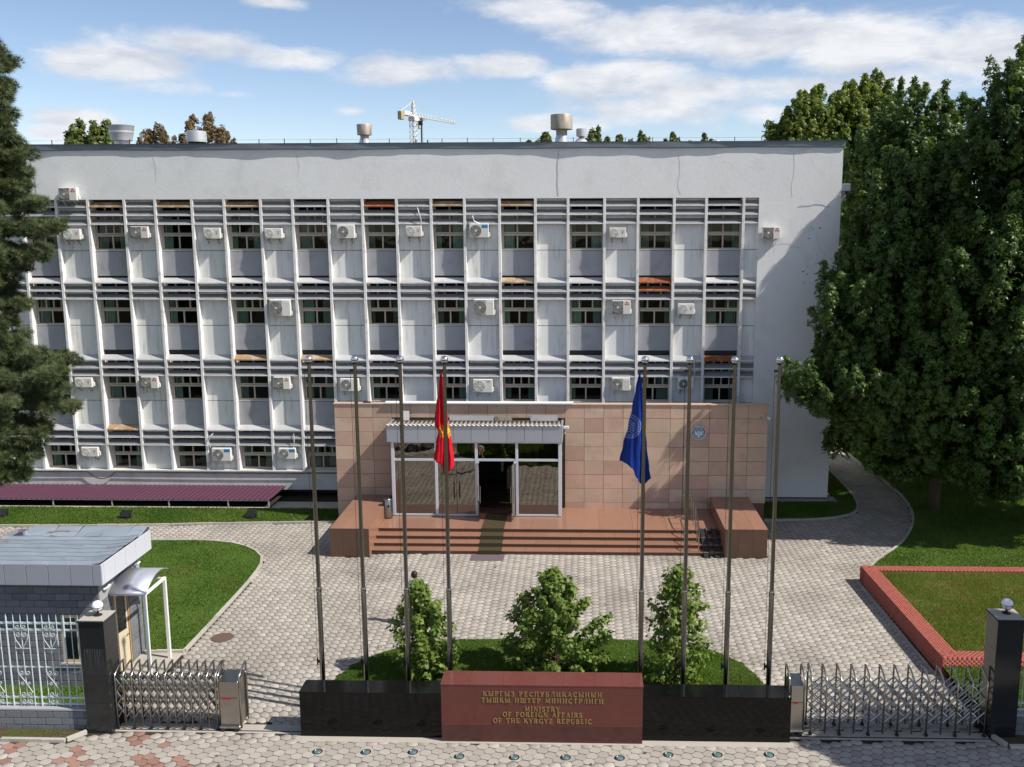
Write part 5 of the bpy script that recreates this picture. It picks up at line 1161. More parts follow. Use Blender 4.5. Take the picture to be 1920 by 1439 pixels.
vent('f', 6.12, 3, [('dome', [(.30,.30),(.28,.42),(.20,.53),(.10,.585),(.001,.60)], galv), ('base', [(.32,0),(.32,.30)], galvd)], 'small metal dome on the roof near the yellowing trees')
an = thing('roof_mast', 'short dark bracket mast with a lamp head on the roof beside the crane', 'mast', (-7.0,.9,15.73)); MB().tube([(0,0,.1),(0,0,.95)], .035, 6).obj('pole', darkmetal, an); MB().box(-.12,.05,-.06,.06,.82,1.02).obj('head', darkmetal, an); MB().box(-.28,.28,-.10,.10,-.02,.08).box(-.28,-.24,-.05,.05,.08,.2).box(.24,.28,-.05,.05,.08,.2).obj('base', darkmetal, an)
# tower crane far behind the roof
cw = mat("crane_white", (.72,.72,.66), .5, .4); cbl = mat("crane_blue", (.08,.30,.42), .5, .4); cyel = mat("crane_ochre", (.40,.34,.20), .6, .3)
cr = thing('tower_crane', 'white tower crane far behind the roof with a long jib', 'crane', (-67.5,352,3), R(66))
def truss(pts_a, pts_b, r, seg, tri=False):
    """lattice box between two square ends"""
    mb = MB()
    for a, b in zip(pts_a, pts_b): mb.tube([a, b], r, 4)
    k = len(pts_a)
    for i in range(seg):
        for q in range(k):
            p0 = Vector(pts_a[q]).lerp(Vector(pts_b[q]), i/seg); p1 = Vector(pts_a[(q+1) % k]).lerp(Vector(pts_b[(q+1) % k]), (i+1)/seg); mb.tube([p0, p1], r*.7, 3)
            p2 = Vector(pts_a[(q+1) % k]).lerp(Vector(pts_b[(q+1) % k]), i/seg); mb.tube([p0, p2], r*.6, 3)
    return mb
sq = lambda w, z: [(-w,-w,z),(w,-w,z),(w,w,z),(-w,w,z)]
truss(sq(1.1,0), sq(1.1,40), .12, 18).obj('mast', galvd, cr); truss(sq(1.15,40), sq(1.15,50), .15, 5).obj('mast_top', cw, cr)
truss(sq(1.3,36), sq(1.3,38.4), .28, 1).obj('climbing_frame', cbl, cr); truss(sq(1.5,32), sq(1.5,33.4), .28, 1).obj('climbing_frame', cbl, cr)
MB().box(-1.5,1.5,-1.5,1.5,50,51.5).obj('slewing_ring', cw, cr); MB().box(1.2,3.0,-2.2,-.4,47.2,50.2,c=.2).obj('cab', cw, cr)
truss(sq(.8,51.5), sq(.25,58), .16, 4).obj('tower_head', cw, cr)
truss([(0,-.8,51.8),(0,.8,51.8),(0,0,53.4)], [(33,-.6,51.8),(33,.6,51.8),(33,0,52.6)], .10, 16).obj('jib', cw, cr)
truss([(0,-.8,51.8),(0,.8,51.8),(0,0,53.0)], [(-9,-.8,51.8),(-9,.8,51.8),(-9,0,53.0)], .2, 6).obj('counter_jib', cw, cr); MB().box(-9.8,-7.6,-.9,.9,49.8,53.0,c=.1).obj('counterweight', cyel, cr); MB().box(-7,-3,-.6,.6,52.3,53.4).obj('winch_house', cw, cr)
MB().tube([(0,0,57.7),(-8.5,0,53.2)], .08, 4).tube([(0,0,57.7),(22,0,53.0)], .05, 4).obj('tie_rod', cw, cr); MB().box(5.6,7.6,-.7,.7,50.9,51.7).tube([(6.6,0,51),(6.6,0,39)], .07, 4).obj('trolley', galvd, cr)

# ================================================================== PERSON behind the first bush
def person():
    p = thing('person', 'dark haired person in pale shirt and black trousers walking behind a shrub', 'person', (-5.12,-13.98,0), R(150))
    J = {'pel':(0,0,.94,.135),'wst':(0,.01,1.08,.12),'chs':(0,.01,1.28,.15),'nkb':(0,.0,1.43,.07),'nk':(0,-.01,1.50,.055),
         'hl':(.09,0,.90,.095),'kl':(.10,-.12,.50,.065),'al':(.10,-.05,.10,.043),'tl':(.11,-.22,.04,.035),'hr':(-.09,0,.90,.095),'kr':(-.10,.03,.49,.065),'ar':(-.10,.24,.13,.043),'tr':(-.11,.10,.04,.035),
         'sl':(.18,.01,1.38,.06),'el':(.24,.08,1.12,.045),'wl':(.24,-.02,.88,.033),'sr':(-.18,.01,1.38,.06),'er':(-.24,-.02,1.12,.045),'wr':(-.22,-.16,.92,.033)}
    def skin(name, names, edges, m, root, lv=2):
        me = bpy.data.meshes.new(name); idx = {n: i for i, n in enumerate(names)}; me.from_pydata([J[n][:3] for n in names], [(idx[a], idx[b]) for a, b in edges], []); me.materials.append(m)
        o = link(name, me, p); sk = o.modifiers.new('skin', 'SKIN'); sk.use_smooth_shade = True
        for n in names: d = me.skin_vertices[0].data[idx[n]]; d.radius = (J[n][3], J[n][3]*.85); d.use_root = n == root
        o.modifiers.new('sub', 'SUBSURF').levels = lv; o.modifiers['sub'].render_levels = lv; return o
    sk_ = mat("skin", (.42,.25,.17), .5, .3); hair = mat("dark_hair", (.025,.015,.012), .5, .3); shirt = mat("pale_shirt", (.60,.60,.60), .8, .2); trou = mat("black_trousers", (.015,.015,.018), .8, .2)
    skin('body', ['chs','nkb','nk','sl','el','wl','sr','er','wr','pel','hl','kl','al','tl','hr','kr','ar','tr'], [('pel','chs'),('chs','nkb'),('nkb','nk'),('chs','sl'),('sl','el'),('el','wl'),('chs','sr'),('sr','er'),('er','wr'),('pel','hl'),('hl','kl'),('kl','al'),('al','tl'),('pel','hr'),('hr','kr'),('kr','ar'),('ar','tr')], sk_, 'pel')
    for n in J: x, y, z, r = J[n]; J[n] = (x, y, z, r*1.16)
    skin('shirt', ['pel','wst','chs','nkb','sl','el','sr','er'], [('pel','wst'),('wst','chs'),('chs','nkb'),('chs','sl'),('sl','el'),('chs','sr'),('sr','er')], shirt, 'pel'); skin('trousers', ['pel','hl','kl','al','hr','kr','ar'], [('pel','hl'),('hl','kl'),('kl','al'),('pel','hr'),('hr','kr'),('kr','ar')], trou, 'pel')
    for s, n in ((1,'tl'),(-1,'tr')): x, y, z, r = J[n]; MB().sphere((x, y+.06, .045), .05, 12, 8, .8).sphere((x, y-.03, .035), .045, 12, 8, .7).obj('shoe', trou, p, True)
    h = MB().sphere((0,-.02,1.62), .098, 20, 14, 1.22).sphere((0,-.115,1.61), .018, 8, 6, 1.3).sphere((.095,-.01,1.61), .02, 8, 6, 1.4).sphere((-.095,-.01,1.61), .02, 8, 6, 1.4).obj('head', sk_, p, True)
    MB().sphere((0,.012,1.645), .106, 20, 14, 1.12).obj('hair', hair, h, True)
    for s in (-1, 1): MB().sphere((s*.035,-.108,1.63), .011, 8, 6).obj('eye', hair, h, True)
    MB().box(-.025,.025,-.118,-.110,1.555,1.562).obj('mouth', redm, h)
    for w_, s in (('wl',1),('wr',-1)):
        x, y, z, r = J[w_]; mb = MB().sphere((x, y-.01, z-.06), .036, 10, 8, 1.35)
        for q, (dx, ln) in enumerate(((-.027,.07),(-.009,.08),(.009,.075),(.027,.06))): mb.tube([(x+dx, y-.01, z-.09),(x+dx*1.1, y-.025, z-.09-ln*.55),(x+dx*1.1, y-.01, z-.09-ln)], .0095, 6, .007)
        mb.tube([(x-s*.03, y-.02, z-.05),(x-s*.055, y-.045, z-.09),(x-s*.05, y-.055, z-.115)], .011, 6, .008).obj('hand', sk_, p, True)
person()

# ================================================================== VEGETATION
def rosette(k, L, w, droop, lobes=False):
    vs = [(0,0,0)]; fs = []
    for i in range(k):
        a = 2*math.pi*i/k+.3*math.sin(i*5); l = L*(.8+.3*math.sin(i*3.7)**2); c, s = math.cos(a), math.sin(a); o = len(vs); m = .48*l
        vs += [(m*c-w*s, m*s+w*c, -droop*.25*l+.02*L), (m*c+w*s, m*s-w*c, -droop*.25*l+.02*L), (l*c, l*s, -droop*l)]
        fs += [(0,o+1,o), (o,o+1,o+2)]
    return vs, fs
STAR = rosette(6, .165, .034, .45); STAR5 = rosette(5, .17, .05, .35)
def oval(L, w): return [(0,0,0),(L*.35,w,.12*w),(L*.35,-w,.12*w),(L*.75,w*.8,-.02*L),(L*.75,-w*.8,-.02*L),(L,0,-.12*L)], [(0,2,1),(1,2,4),(1,4,3),(3,4,5)]
def unit(n):
    d = RNG.normal(0, 1, (n, 3)); return d/np.linalg.norm(d, axis=1)[:, None]
def crown_points(lobes, nb, per, br, up_bias=.5, tall=1.35, zmin=None, front=None):
    """leafy boughs spread over a union of ellipsoids -> positions, normals, tone"""
    lobes = np.array(lobes, float); ctr, rad = lobes[:, :3], lobes[:, 3:6]; area = (rad[:,0]*rad[:,1]+rad[:,1]*rad[:,2]+rad[:,0]*rad[:,2]); pr = area/area.sum()
    P, Nn, T = [], [], []; made = 0; tries = 0
    while made < nb and tries < nb*20:
        tries += 1; i = RNG.choice(len(lobes), p=pr); d = unit(1)[0]; f = RNG.uniform(.72, 1.0); c = ctr[i]+d*rad[i]*f
        # drop boughs that lie deep inside another lobe
        q = (((c-ctr)/rad)**2).sum(1); q[i] = 9
        if q.min() < .45: continue
        if zmin is not None and c[2] < zmin: continue
        made += 1; r = br*RNG.uniform(.65, 1.25); n = int(per*RNG.uniform(.75, 1.25)); u = unit(n)
        out = d*.6+np.array([0,0,up_bias]); out /= np.linalg.norm(out)
        h = RNG.random(n)**.8; shrink = (1-h*.72)          # boughs taper to a raised tip
        axis = out*.55+np.array([0,0,.65])
        pos = c+u*np.array([r, r, r*.55])*(shrink[:, None])*RNG.uniform(.55, 1.0, (n, 1))+axis*(h*r*tall)[:, None]-np.array([0,0,r*.3])
        nn = u*.8+out*.55+np.array([0,0,.35]); P.append(pos); Nn.append(nn/np.linalg.norm(nn, axis=1)[:, None])
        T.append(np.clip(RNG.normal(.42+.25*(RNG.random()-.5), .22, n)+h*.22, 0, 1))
    return np.concatenate(P), np.concatenate(Nn), np.concatenate(T)
def limb(mb, a, b, r0, r1, wob=.25, n=6):
    a, b = Vector(a), Vector(b); pts = [a.lerp(b, i/n)+Vector((random.uniform(-wob,wob), random.uniform(-wob,wob), 0))*math.sin(math.pi*i/n) for i in range(n+1)]
    mb.tube(pts, r0, 8, r1); return pts
def broadleaf(name, label, group, base, h_trunk, lobes, nb, per, br, lm, tmpl, scale=1., core=0, zmin=None, r0=.28, tall=1.35, extra=None, barkm=bark, cat='tree'):
    t = thing(name, label, cat, (0,0,0), 0, group); mb = MB(); top = Vector((base[0], base[1], h_trunk))
    limb(mb, (base[0], base[1], -.1), top, r0, r0*.62, .1); lo = []
    for l in lobes:
        c = Vector(l[:3]); pts = limb(mb, top-Vector((0,0,random.uniform(0, h_trunk*.35))), c, r0*.5, r0*.14, .3)
        for _ in range(3):
            d = Vector(unit(1)[0]); e = c+Vector((d.x*l[3], d.y*l[4], abs(d.z)*l[5]))*.75; limb(mb, pts[-2], e, r0*.14, .02, .15, 4)
    mb.obj('trunk', barkm, t, True)
    P, Nn, T = crown_points(lobes, nb, per, br, zmin=zmin, tall=tall)
    if extra:
        for (x, y, z, hh, r) in extra:      # long leading shoots standing out of the crown
            n = int(hh*70); f = RNG.random(n); a = RNG.uniform(0, 2*math.pi, n); rr = r*(1-f*.75)*np.sqrt(RNG.random(n))
            P = np.concatenate([P, np.stack([x+rr*np.cos(a), y+rr*np.sin(a), z+f*hh], 1)]); nn = np.stack([np.cos(a)*.7, np.sin(a)*.7, np.full(n, .6)], 1); Nn = np.concatenate([Nn, nn]); T = np.concatenate([T, np.clip(RNG.normal(.6, .2, n), 0, 1)])
            MB().tube([(x, y, z-1), (x+random.uniform(-.05,.05), y, z+hh)], .03, 5, .006).obj('shoot', barkm, t)
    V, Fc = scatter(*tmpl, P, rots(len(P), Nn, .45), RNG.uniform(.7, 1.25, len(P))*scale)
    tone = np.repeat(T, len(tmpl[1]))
    if core:                                # inner leaves that close the crown, toned darker to paint its shade
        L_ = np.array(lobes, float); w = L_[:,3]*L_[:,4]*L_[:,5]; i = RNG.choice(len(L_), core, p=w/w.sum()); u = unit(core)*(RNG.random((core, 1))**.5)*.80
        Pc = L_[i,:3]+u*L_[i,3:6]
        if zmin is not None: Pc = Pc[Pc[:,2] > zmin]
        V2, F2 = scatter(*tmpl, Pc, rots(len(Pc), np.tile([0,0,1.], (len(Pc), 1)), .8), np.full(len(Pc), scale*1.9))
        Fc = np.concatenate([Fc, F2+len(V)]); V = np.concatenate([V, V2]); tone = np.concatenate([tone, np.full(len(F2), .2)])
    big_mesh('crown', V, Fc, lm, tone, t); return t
GT = 'big dark maples at the end of the building'
broadleaf('maple_tree', 'dark green maple against the end wall, its low boughs reaching across the wall', GT, (15.3,-1.4), 5.0,
  [(12.6,-2.6,8.6,2.3,2.7,3.2),(11.6,-4.2,5.7,2.2,1.9,1.55),(13.6,-1.6,11.6,2.1,2.6,3.2),(13.9,-1.2,13.4,1.6,1.9,1.6),(9.5,-5.0,5.9,1.45,1.2,.95),(10.3,-4.0,8.7,1.0,1.0,1.3),(11.0,-3.6,3.9,1.3,1.1,.9),(14.6,-4.6,6.4,2.6,2.4,2.8),(14.8,-3.6,3.4,2.4,1.7,1.3),(15.3,-5.9,9.2,1.9,1.5,3.0),(13.2,-3.2,2.9,1.7,1.3,1.0),(12.0,-3.2,7.2,1.6,1.6,1.8),(16.6,-4.6,2.6,2.0,1.3,1.1),(10.6,-3.2,7.0,1.0,1.0,1.4),(13.0,-4.4,4.6,1.9,1.7,1.5),(15.4,-3.2,9.8,2.2,2.4,2.8),(12.0,-2.4,10.6,1.3,1.6,1.8)], 860, 54, .56, l_maple, STAR, core=7500, tall=1.75)
broadleaf('maple_tree', 'tall dark maple cut by the frame edge, its leafy boughs hanging low over the lawn', GT, (19.0,-3.6), 6.0,
  [(17.2,-4.2,15.3,2.3,2.6,3.2),(16.0,-4.0,13.4,1.9,2.2,2.6),(19.2,-4.0,13,3.4,3.2,4.6),(17.2,-5.2,9.6,2.5,2.3,3.0),(16.7,-5.8,5.6,2.2,1.8,2.4),(19.5,-4.6,7,3.2,2.6,3.4),(16.3,-6.0,3.4,1.7,1.3,1.5),(18.6,-5.4,3.4,2.2,1.6,1.6)], 680, 54, .58, l_maple, STAR, core=6000, tall=1.75,
  extra=[(17.0,-4.2,18.0,1.2,.38),(17.6,-4.4,17.8,1.0,.34),(16.3,-4.2,16.6,1.1,.34),(18.2,-4.0,17.4,1.2,.4)])
broadleaf('maple_tree', 'dark maple standing deeper between the two nearer maples, topped by thin shoots', GT, (15.6,4.5), 6.0,
  [(14.7,3.2,13.4,2.5,2.4,3.6),(14.9,3.0,16.2,1.5,1.6,1.9),(16.6,2.6,14.6,1.7,1.9,2.6),(15.8,2.0,10,2.6,2.4,3.4),(15.6,1.6,6,2.6,2.2,3.0),(13.9,5.5,4.2,1.6,1.8,1.8),(17.4,5.0,5.0,3,2.4,2.8),(16.6,3.6,3.0,2.4,1.4,1.6),(18.2,2.0,10.4,1.8,1.8,3.6)], 480, 54, .60, l_maple, STAR, core=5000, tall=1.75,
  extra=[(14.3,3.0,17.4,1.3,.26),(14.9,3.0,17.6,1.1,.24),(16.2,2.8,16.9,1.3,.22)])
broadleaf('maple_tree', 'dark maple farthest back under the canopy, closing the end of the side path', GT, (15.5,16), 5.0, [(14.5,14.5,6,3.2,2.4,3.4),(18.5,14,6.5,3.4,2.4,4.0),(16.5,14.5,11.5,3.4,2.4,3.6),(21.5,12,7.5,3,2.4,4.6),(13.2,15,2.8,2,1.6,1.8),(17,14,2.6,2.6,1.6,1.8)], 170, 60, .95, l_maple, STAR, 1.25, core=3200)
broadleaf('maple_tree', 'dark maple filling the frame edge behind the low hanging boughs', GT, (22.5,3), 5.0, [(20.5,1.5,5,2.6,2.2,3.6),(21.5,1.5,11,2.8,2.2,4.2),(19.6,2.5,3,2.2,1.6,2.2),(22.5,0,8,2.6,2,4),(22.8,-4,10,2.6,2.4,4.5),(21.5,-3.5,4.5,2,1.8,2.6)], 200, 60, .9, l_maple, STAR, 1.2, core=3200)
GB = 'yellowing trees behind the roof corner'
for (x, y, lb, lob, ex) in ((14.6,24,'yellowing poplar behind the roof corner, the one further from the maples',[(13.4,23,15.6,1.9,2.2,3.0),(15.4,24,17.2,2.0,2.2,3.6),(12.4,23,14.2,1.5,1.8,2.0),(14.4,23,17.2,1.6,1.6,2.8)],[(13.2,23,18.2,.9,.6),(14.4,23,19.6,1.0,.55),(15.6,23.5,20.4,.9,.5)]),
                        (19.3,25,'yellowing poplar behind the roof corner, standing beside the maples',[(17.6,24,17.4,1.9,2.2,3.6),(19.6,25,17.8,2.0,2.2,3.8),(17.5,24,13.6,2.0,2,2.4),(18.6,24,18.6,1.4,1.6,2.6)],[(17.4,24,20.6,.9,.5),(18.6,24,20.9,1.1,.5),(19.8,24.5,21.2,.9,.5)])):
    broadleaf('poplar_tree', lb, GB, (x,y), 9.0, lob, 240, 62, .62, l_yel, STAR5, .95, core=2200, zmin=11.5, extra=ex, tall=1.35)
GF = 'tree tops showing over the roof'
broadleaf('distant_tree', 'green leafy tree top over the roof between the pine and the bowl shaped vent', GF, (-37,32), 13, [(-36.6,31,17.6,2.0,2.0,1.8),(-35.2,31,17.2,1.2,1.2,1.3),(-38.4,31,17,1.0,1,1.2)], 60, 45, .65, l_far, STAR5, 1.5, core=300, zmin=15.5)
broadleaf('distant_tree', 'tiny yellowish tree tip over the roof beside the pine', GF, (-40.8,32), 13, [(-40.5,31,17.0,.55,.5,.7)], 12, 30, .4, l_yel, STAR5, 1.3, zmin=15.5)
broadleaf('distant_tree', 'brown withering tree over the roof behind the shiny drum vent', GF, (-29.5,34), 13, [(-29.4,33,18.0,1.5,1.8,2.4),(-27.8,33,17.4,1.4,1.6,1.9)], 120, 52, .55, l_brown, STAR5, .8, core=120, zmin=15.5)
broadleaf('distant_tree', 'brown withering tree over the roof right of the bowl shaped vent', GF, (-32.6,34), 13, [(-32.6,33,17.4,1.4,1.7,2.0),(-33.8,33,16.8,1.0,1.2,1.2)], 100, 52, .5, l_brown, STAR5, .8, core=120, zmin=15.5)
for (x, zt, lb) in ((-4.6,19.4,'small green tree tip over the roof left of the tallest vent'),(-3.2,20.1,'pointed green tree tip close left of the tallest vent'),(1.3,20.5,'green tree tip over the roof just right of the small cone vent'),(3.2,19.8,'second green tree tip right of the small cone vent'),(4.9,20.2,'third green tree tip right of the small cone vent'),(7.6,20.0,'wide green tree tip midway between the cone vent and the metal dome'),(10.3,19.9,'green tree tip nearest the metal dome')):
    broadleaf('distant_tree', lb, GF, (x,42), 13, [(x,42,zt-1.7,.9,.8,1.1),(x+.8,42,zt-2.3,.9,.8,.8),(x-.8,42,zt-2.6,.8,.8,.7)], 34, 34, .40, l_far, STAR5, 1.5, zmin=15.8, extra=[(x+.1,42,zt-1.2,1.1,.3)], r0=.12)
# a street tree out of frame by the kerb: it throws the dappled shade on the pavement by the stretched gate
broadleaf('street_tree', 'street tree by the kerb whose shade dapples the paving at the stretched gate', None, (16.9,-23.6), 4.5, [(15.4,-22.9,7.2,2.2,1.5,2.0),(17.6,-23.2,8.2,2.4,1.8,2.4),(13.6,-22.6,6.4,1.4,1.0,1.3)], 120, 55, .75, l_maple, STAR, core=500)
# ---- pine
def tuft_tmpl(n=16, L=.20):
    vs = []; fs = []
    for i in range(n):
        a = i*2.39996; t = .35+.75*(i/n); d = Vector((math.sin(t*1.25)*math.cos(a), math.sin(t*1.25)*math.sin(a), math.cos(t*1.25))); s = d.cross(Vector((.3,.5,.8))).normalized()*.0085; o = len(vs)
        vs += [tuple(s), tuple(-s), tuple(d*L)]; fs.append((o,o+1,o+2))
    return vs, fs
TUFT = tuft_tmpl()
pine = thing('pine_tree', 'tall blue green pine cut by the frame edge in front of the office block', 'tree', (0,0,0)); px_, py_ = -21.35, -9.0
mb = MB(); limb(mb, (px_-.75,py_,-.1), (px_+.1,py_,21.4), .30, .05, .08, 10)
P, Nn, T = [], [], []
def puff(c, r, n):
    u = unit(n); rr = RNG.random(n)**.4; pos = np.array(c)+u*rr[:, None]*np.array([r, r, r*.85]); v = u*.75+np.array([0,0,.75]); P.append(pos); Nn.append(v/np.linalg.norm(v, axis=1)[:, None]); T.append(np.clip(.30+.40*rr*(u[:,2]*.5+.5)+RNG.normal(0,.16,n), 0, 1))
def pine_branch(z, az, L, rise):
    d = Vector((math.cos(az), math.sin(az), 0)); o = Vector((px_+.1,py_,z)); end = o+d*L+Vector((0,0,rise)); side = Vector((-d.y, d.x, 0)); mb.tube([o.lerp(end, i/5)+Vector((0,0,-.12*L*.4*math.sin(math.pi*i/5))) for i in range(6)], .02+.012*L, 6, .012)
    n = max(2, int(L*2.1))
    for k in range(n):
        f = .30+.72*(k+.5)/n; w = (.34+.30*L*.35)*(1.0-.35*f)
        for s in (-1, 0, 1):
            if s == 0 and random.random() < .2: continue
            q = o.lerp(end, f)+side*s*w*random.uniform(.6, 1.25)+Vector((0,0,random.uniform(-.10,.18))); r = random.uniform(.22, .38)*(1.1-.25*f); mb.tube([o.lerp(end, max(0, f-.15)), q], .012, 4, .005); puff(q, r, int(360*r*r)+14)
for z, L, rise in ((3.6,1.2,-.25),(4.4,1.7,-.25),(5.2,2.3,-.2),(5.9,2.9,-.2),(6.5,3.2,.0),(7.0,3.2,.2),(7.6,2.1,.3),(8.2,1.5,.2),(8.8,1.4,.1),(9.4,1.7,.2),(10.1,1.6,.2),(10.8,1.9,.1),(11.5,2.6,-.2),(12.1,3.0,.05),(12.7,2.8,.3),(13.3,2.4,.4),(13.8,2.4,.3),(14.3,2.2,.4),(14.8,2.0,.4),(15.3,1.9,.4),(15.8,1.8,.4),(16.3,1.9,.4),(16.8,2.0,.4),(17.3,1.9,.4),(17.8,1.7,.4),(18.3,1.3,.4),(18.9,1.0,.4),(19.5,.8,.4),(20.2,.6,.4),(20.9,.4,.4)):
    n = 6; off = random.uniform(-.22, .22)
    for k in range(n): pine_branch(z+random.uniform(-.15,.15), off+2*math.pi*k/n+random.uniform(-.12,.12), L*random.uniform(.82,1.05), rise)
P, Nn, T = np.concatenate(P), np.concatenate(Nn), np.concatenate(T)
mb.obj('trunk', pinebark, pine, True)
V, Fc = scatter(*TUFT, P, rots(len(P), Nn, .12), RNG.uniform(.8, 1.25, len(P))); big_mesh('needles', V, Fc, l_pine, np.repeat(T, len(TUFT[1])), pine)
# ---- three magnolia shrubs in the oval bed
def shrub(label, base, prof, n, lean=(0,0), L=.125):
    """prof: (height, radius) outline of the bush"""
    t = thing('magnolia_shrub', label, 'shrub', (base[0],base[1],.03), 0, 'leafy shrubs in the oval bed'); mb = MB(); P = []; Nn = []; T = []; H = prof[-1][0]
    def rad(z):
        for (a, ra), (b, rb) in zip(prof, prof[1:]):
            if z <= b: return ra+(rb-ra)*(z-a)/(b-a)
        return 0
    nst = 12
    for k in range(nst*6):
        z = prof[0][0]+(H-prof[0][0])*((k+.5)/(nst*6))**.9; a = k*2.39996+random.uniform(-.4,.4); r = max(.05, rad(z))*random.uniform(.72, 1.12); c = Vector((lean[0]*z/H, lean[1]*z/H, 0)); tip = Vector((r*math.cos(a), r*math.sin(a), z))+c; root = c*.5+Vector((0,0,max(.05, z-.5*r-.25)))
        pts = limb(mb, root, tip, .010, .004, .02, 3)
        for _ in range(n//(nst*6)):
            g = random.random()**.55; p = root.lerp(tip, .2+.85*g); s = Vector(unit(1)[0]); P.append((p.x+s.x*.10, p.y+s.y*.10, p.z+s.z*.10)); v = s*.9+(tip-root).normalized()*.5+Vector((0,0,.55)); Nn.append(tuple(v.normalized())); T.append(min(1, max(0, random.gauss(.25+.45*g, .2))))
    for k in range(4): mb.tube([(random.uniform(-.1,.1), random.uniform(-.1,.1), -.05), (lean[0]*.4+random.uniform(-.1,.1), random.uniform(-.1,.1), H*.5), (lean[0]*.9, lean[1]*.9, H*.9)], .022, 6, .006)
    mb.obj('stems', bark, t); P, Nn, T = map(np.array, (P, Nn, T)); tm = oval(L, L*.30); V, Fc = scatter(*tm, P, rots(len(P), Nn, .35), RNG.uniform(.75, 1.3, len(P))); big_mesh('leaves', V, Fc, l_bush, np.repeat(T, 4), t); return t
shrub('bright green leafy shrub behind the third and fourth flagpoles', (-4.15,-17.3), [(.05,.5),(.4,.86),(1.0,.84),(1.6,.74),(2.1,.52),(2.45,.26),(2.65,.06)], 4400, (-.30,0))
shrub('largest dark green shrub in the middle behind the sign', (-.62,-17.0), [(.05,.8),(.4,1.2),(1.0,1.46),(1.6,1.30),(2.1,.88),(2.6,.40),(2.9,.08)], 10500, (-.16,0))
shrub('tall narrow open shrub behind the third flagpole from the planter', (2.62,-17.5), [(.05,.55),(.4,1.05),(.9,.9),(1.6,.72),(2.3,.68),(2.8,.55),(3.25,.10)], 3400, (.0,0))
# ---- grass blades
def grass(items, name, label, m, seed):
    V = []; Fs = []; T = []; k = 0; rng = np.random.default_rng(seed); base = 0
    for poly, z, dens, h, w, ok in items:
        xs = [p[0] for p in poly]; ys = [p[1] for p in poly]; x0, x1, y0, y1 = max(min(xs), -30), min(max(xs), 22), max(min(ys), -21), min(max(ys), 10)
        n = int((x1-x0)*(y1-y0)*dens); X = rng.uniform(x0, x1, n); Y = rng.uniform(y0, y1, n); keep = np.zeros(n, bool); j = len(poly)-1
        for i in range(len(poly)):
            xi, yi, xj, yj = *poly[i], *poly[j]; 
            if yi != yj: keep ^= ((yi > Y) != (yj > Y)) & (X < (xj-xi)*(Y-yi)/(yj-yi)+xi)
            j = i
        d = np.stack([X-CAM[0], Y-CAM[1], np.full(n, -CAM[2])], 1); ax = np.array([list(a) for a in AX]); wv = d@ax[2]; u = CX+F_PX*(d@ax[0])/wv; v = CY-F_PX*(d@ax[1])/wv
        keep &= (u > -260) & (u < 2120) & (v < 1600)
        if ok is not None: keep &= ok(X, Y)
        X, Y = X[keep], Y[keep]; n = len(X); Z0 = np.full(n, float(z)) if poly is not LAWN_FRONT else .04+.24*np.clip((Y+20.05)/3.03, 0, 1); a = rng.uniform(0, 2*math.pi, n); hh = h*rng.uniform(.6, 1.3, n)*(.85+.3*np.sin(X*1.7+np.sin(Y*2.1))*np.sin(Y*1.3)); ww = w*rng.uniform(.7, 1.3, n); ln = hh*rng.uniform(.1, .7, n); b = rng.uniform(0, 2*math.pi, n)
        A = np.stack([X-np.cos(a)*ww, Y-np.sin(a)*ww, Z0], 1); B = np.stack([X+np.cos(a)*ww, Y+np.sin(a)*ww, Z0], 1); C_ = np.stack([X+np.cos(b)*ln, Y+np.sin(b)*ln, Z0+hh], 1)
        V.append(np.stack([A, B, C_], 1).reshape(-1, 3)); T.append(np.clip(.45+.26*np.sin(X*.9+1.3*np.sin(Y*.7))*np.sin(Y*.8+.5)+.20*np.sin(X*2.3+2*np.sin(Y*1.9))*np.sin(Y*2.7+X*.6)+rng.normal(0, .22, n), 0, 1))
    V = np.concatenate(V); Fc = np.arange(len(V)).reshape(-1, 3); o = big_mesh(name, V, Fc, m, np.concatenate(T)); return tag(o, label, 'grass', None, 'stuff')
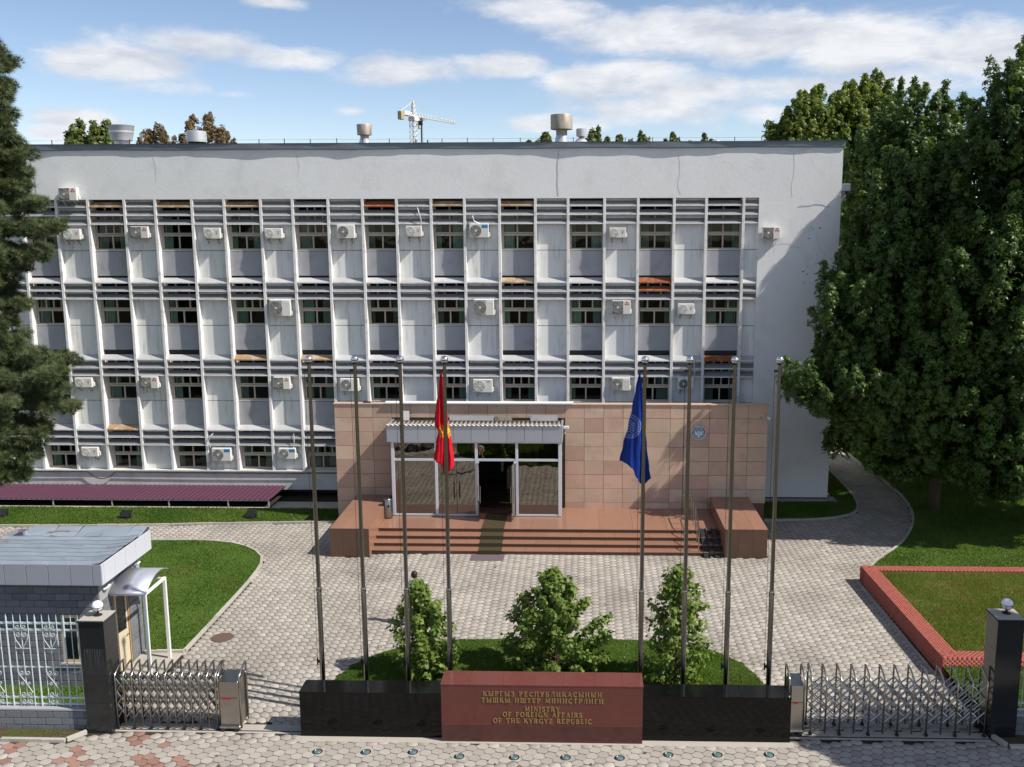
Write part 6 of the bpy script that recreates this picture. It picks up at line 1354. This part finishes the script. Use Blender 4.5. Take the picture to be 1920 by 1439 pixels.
grass([(LAWN_OVAL,.035,2600,.05,.009,None),(LAWN_LEFT,.045,900,.055,.013,lambda X,Y: ~((X < -12.7)&(Y < -15.9)&(Y > -18.3))),(LAWN_FRONT,.04,1500,.09,.010,None),(LAWN_STRIP,.05,900,.075,.017,None),(LAWN_CORNER,.05,600,.06,.016,None),(LAWN_RIGHT,.045,700,.06,.015,lambda X,Y: ~((Y < -9.9)))], 'grass', 'short mown green grass on the lawns', l_grass, 3)
# fallen leaves, strewn over lawns and the shaded path
fl = [(x, y, z) for x0, x1, y0, y1, n, z in ((-17,-11.6,-15,-6.4,70,.10),(-22,-10.4,-4.4,-2.2,30,.12),(9.5,16,-9.5,-3,90,.10),(7,14,-9,-1,70,.012),(10.4,17,-16.4,-10.5,90,.50),(-6,5,-19,-15,50,.09),(-11,9,-14.8,-8,60,.012),(-12,9,-24,-20.9,60,.012),(10.2,14,-20,-17.2,30,.2)) for x, y in zip(RNG.uniform(x0, x1, n), RNG.uniform(y0, y1, n))]
V, Fc = scatter(*oval(.085, .024), np.array(fl)+0., rots(len(fl), np.tile([0,0,1.], (len(fl), 1)), .35), RNG.uniform(.7, 1.3, len(fl))); tag(big_mesh('fallen_leaves', V, Fc, l_brown, np.repeat(RNG.random(len(fl)), 4)), 'scattered yellow brown fallen leaves on grass and paving', 'leaves', None, 'stuff')
def patch(X, Y): return np.sin(X*1.9+np.sin(Y*1.4)*1.5)*np.sin(Y*1.5+1.1*np.sin(X*1.1)) > -.1
PI_ = [(10.30,-10.36),(22,-10.36),(22,-16.58),(10.48,-16.58)]
grass([(PI_,.475,1500,.075,.010,lambda X,Y: patch(X,Y) | (np.random.default_rng(1).random(len(X)) < .35))], 'planter_grass', 'patchy green grass growing inside the brick planter', l_plant, 4)
grass([(PI_,.475,1100,.07,.010,lambda X,Y: ~patch(X,Y) | (np.random.default_rng(2).random(len(X)) < .25))], 'dry_grass', 'yellowed dry grass patches inside the brick planter', l_dry, 5)
grass([([(-20,-20.8),(-12.5,-20.8),(-12.3,-20.42),(-20,-20.42)],.015,500,.05,.008,None),([(10.6,-20.5),(14,-20.5),(14,-20.1),(10.6,-20.1)],.015,500,.06,.008,None)], 'weeds', 'sparse weeds on the bare soil strips under the fences', l_grass, 6)
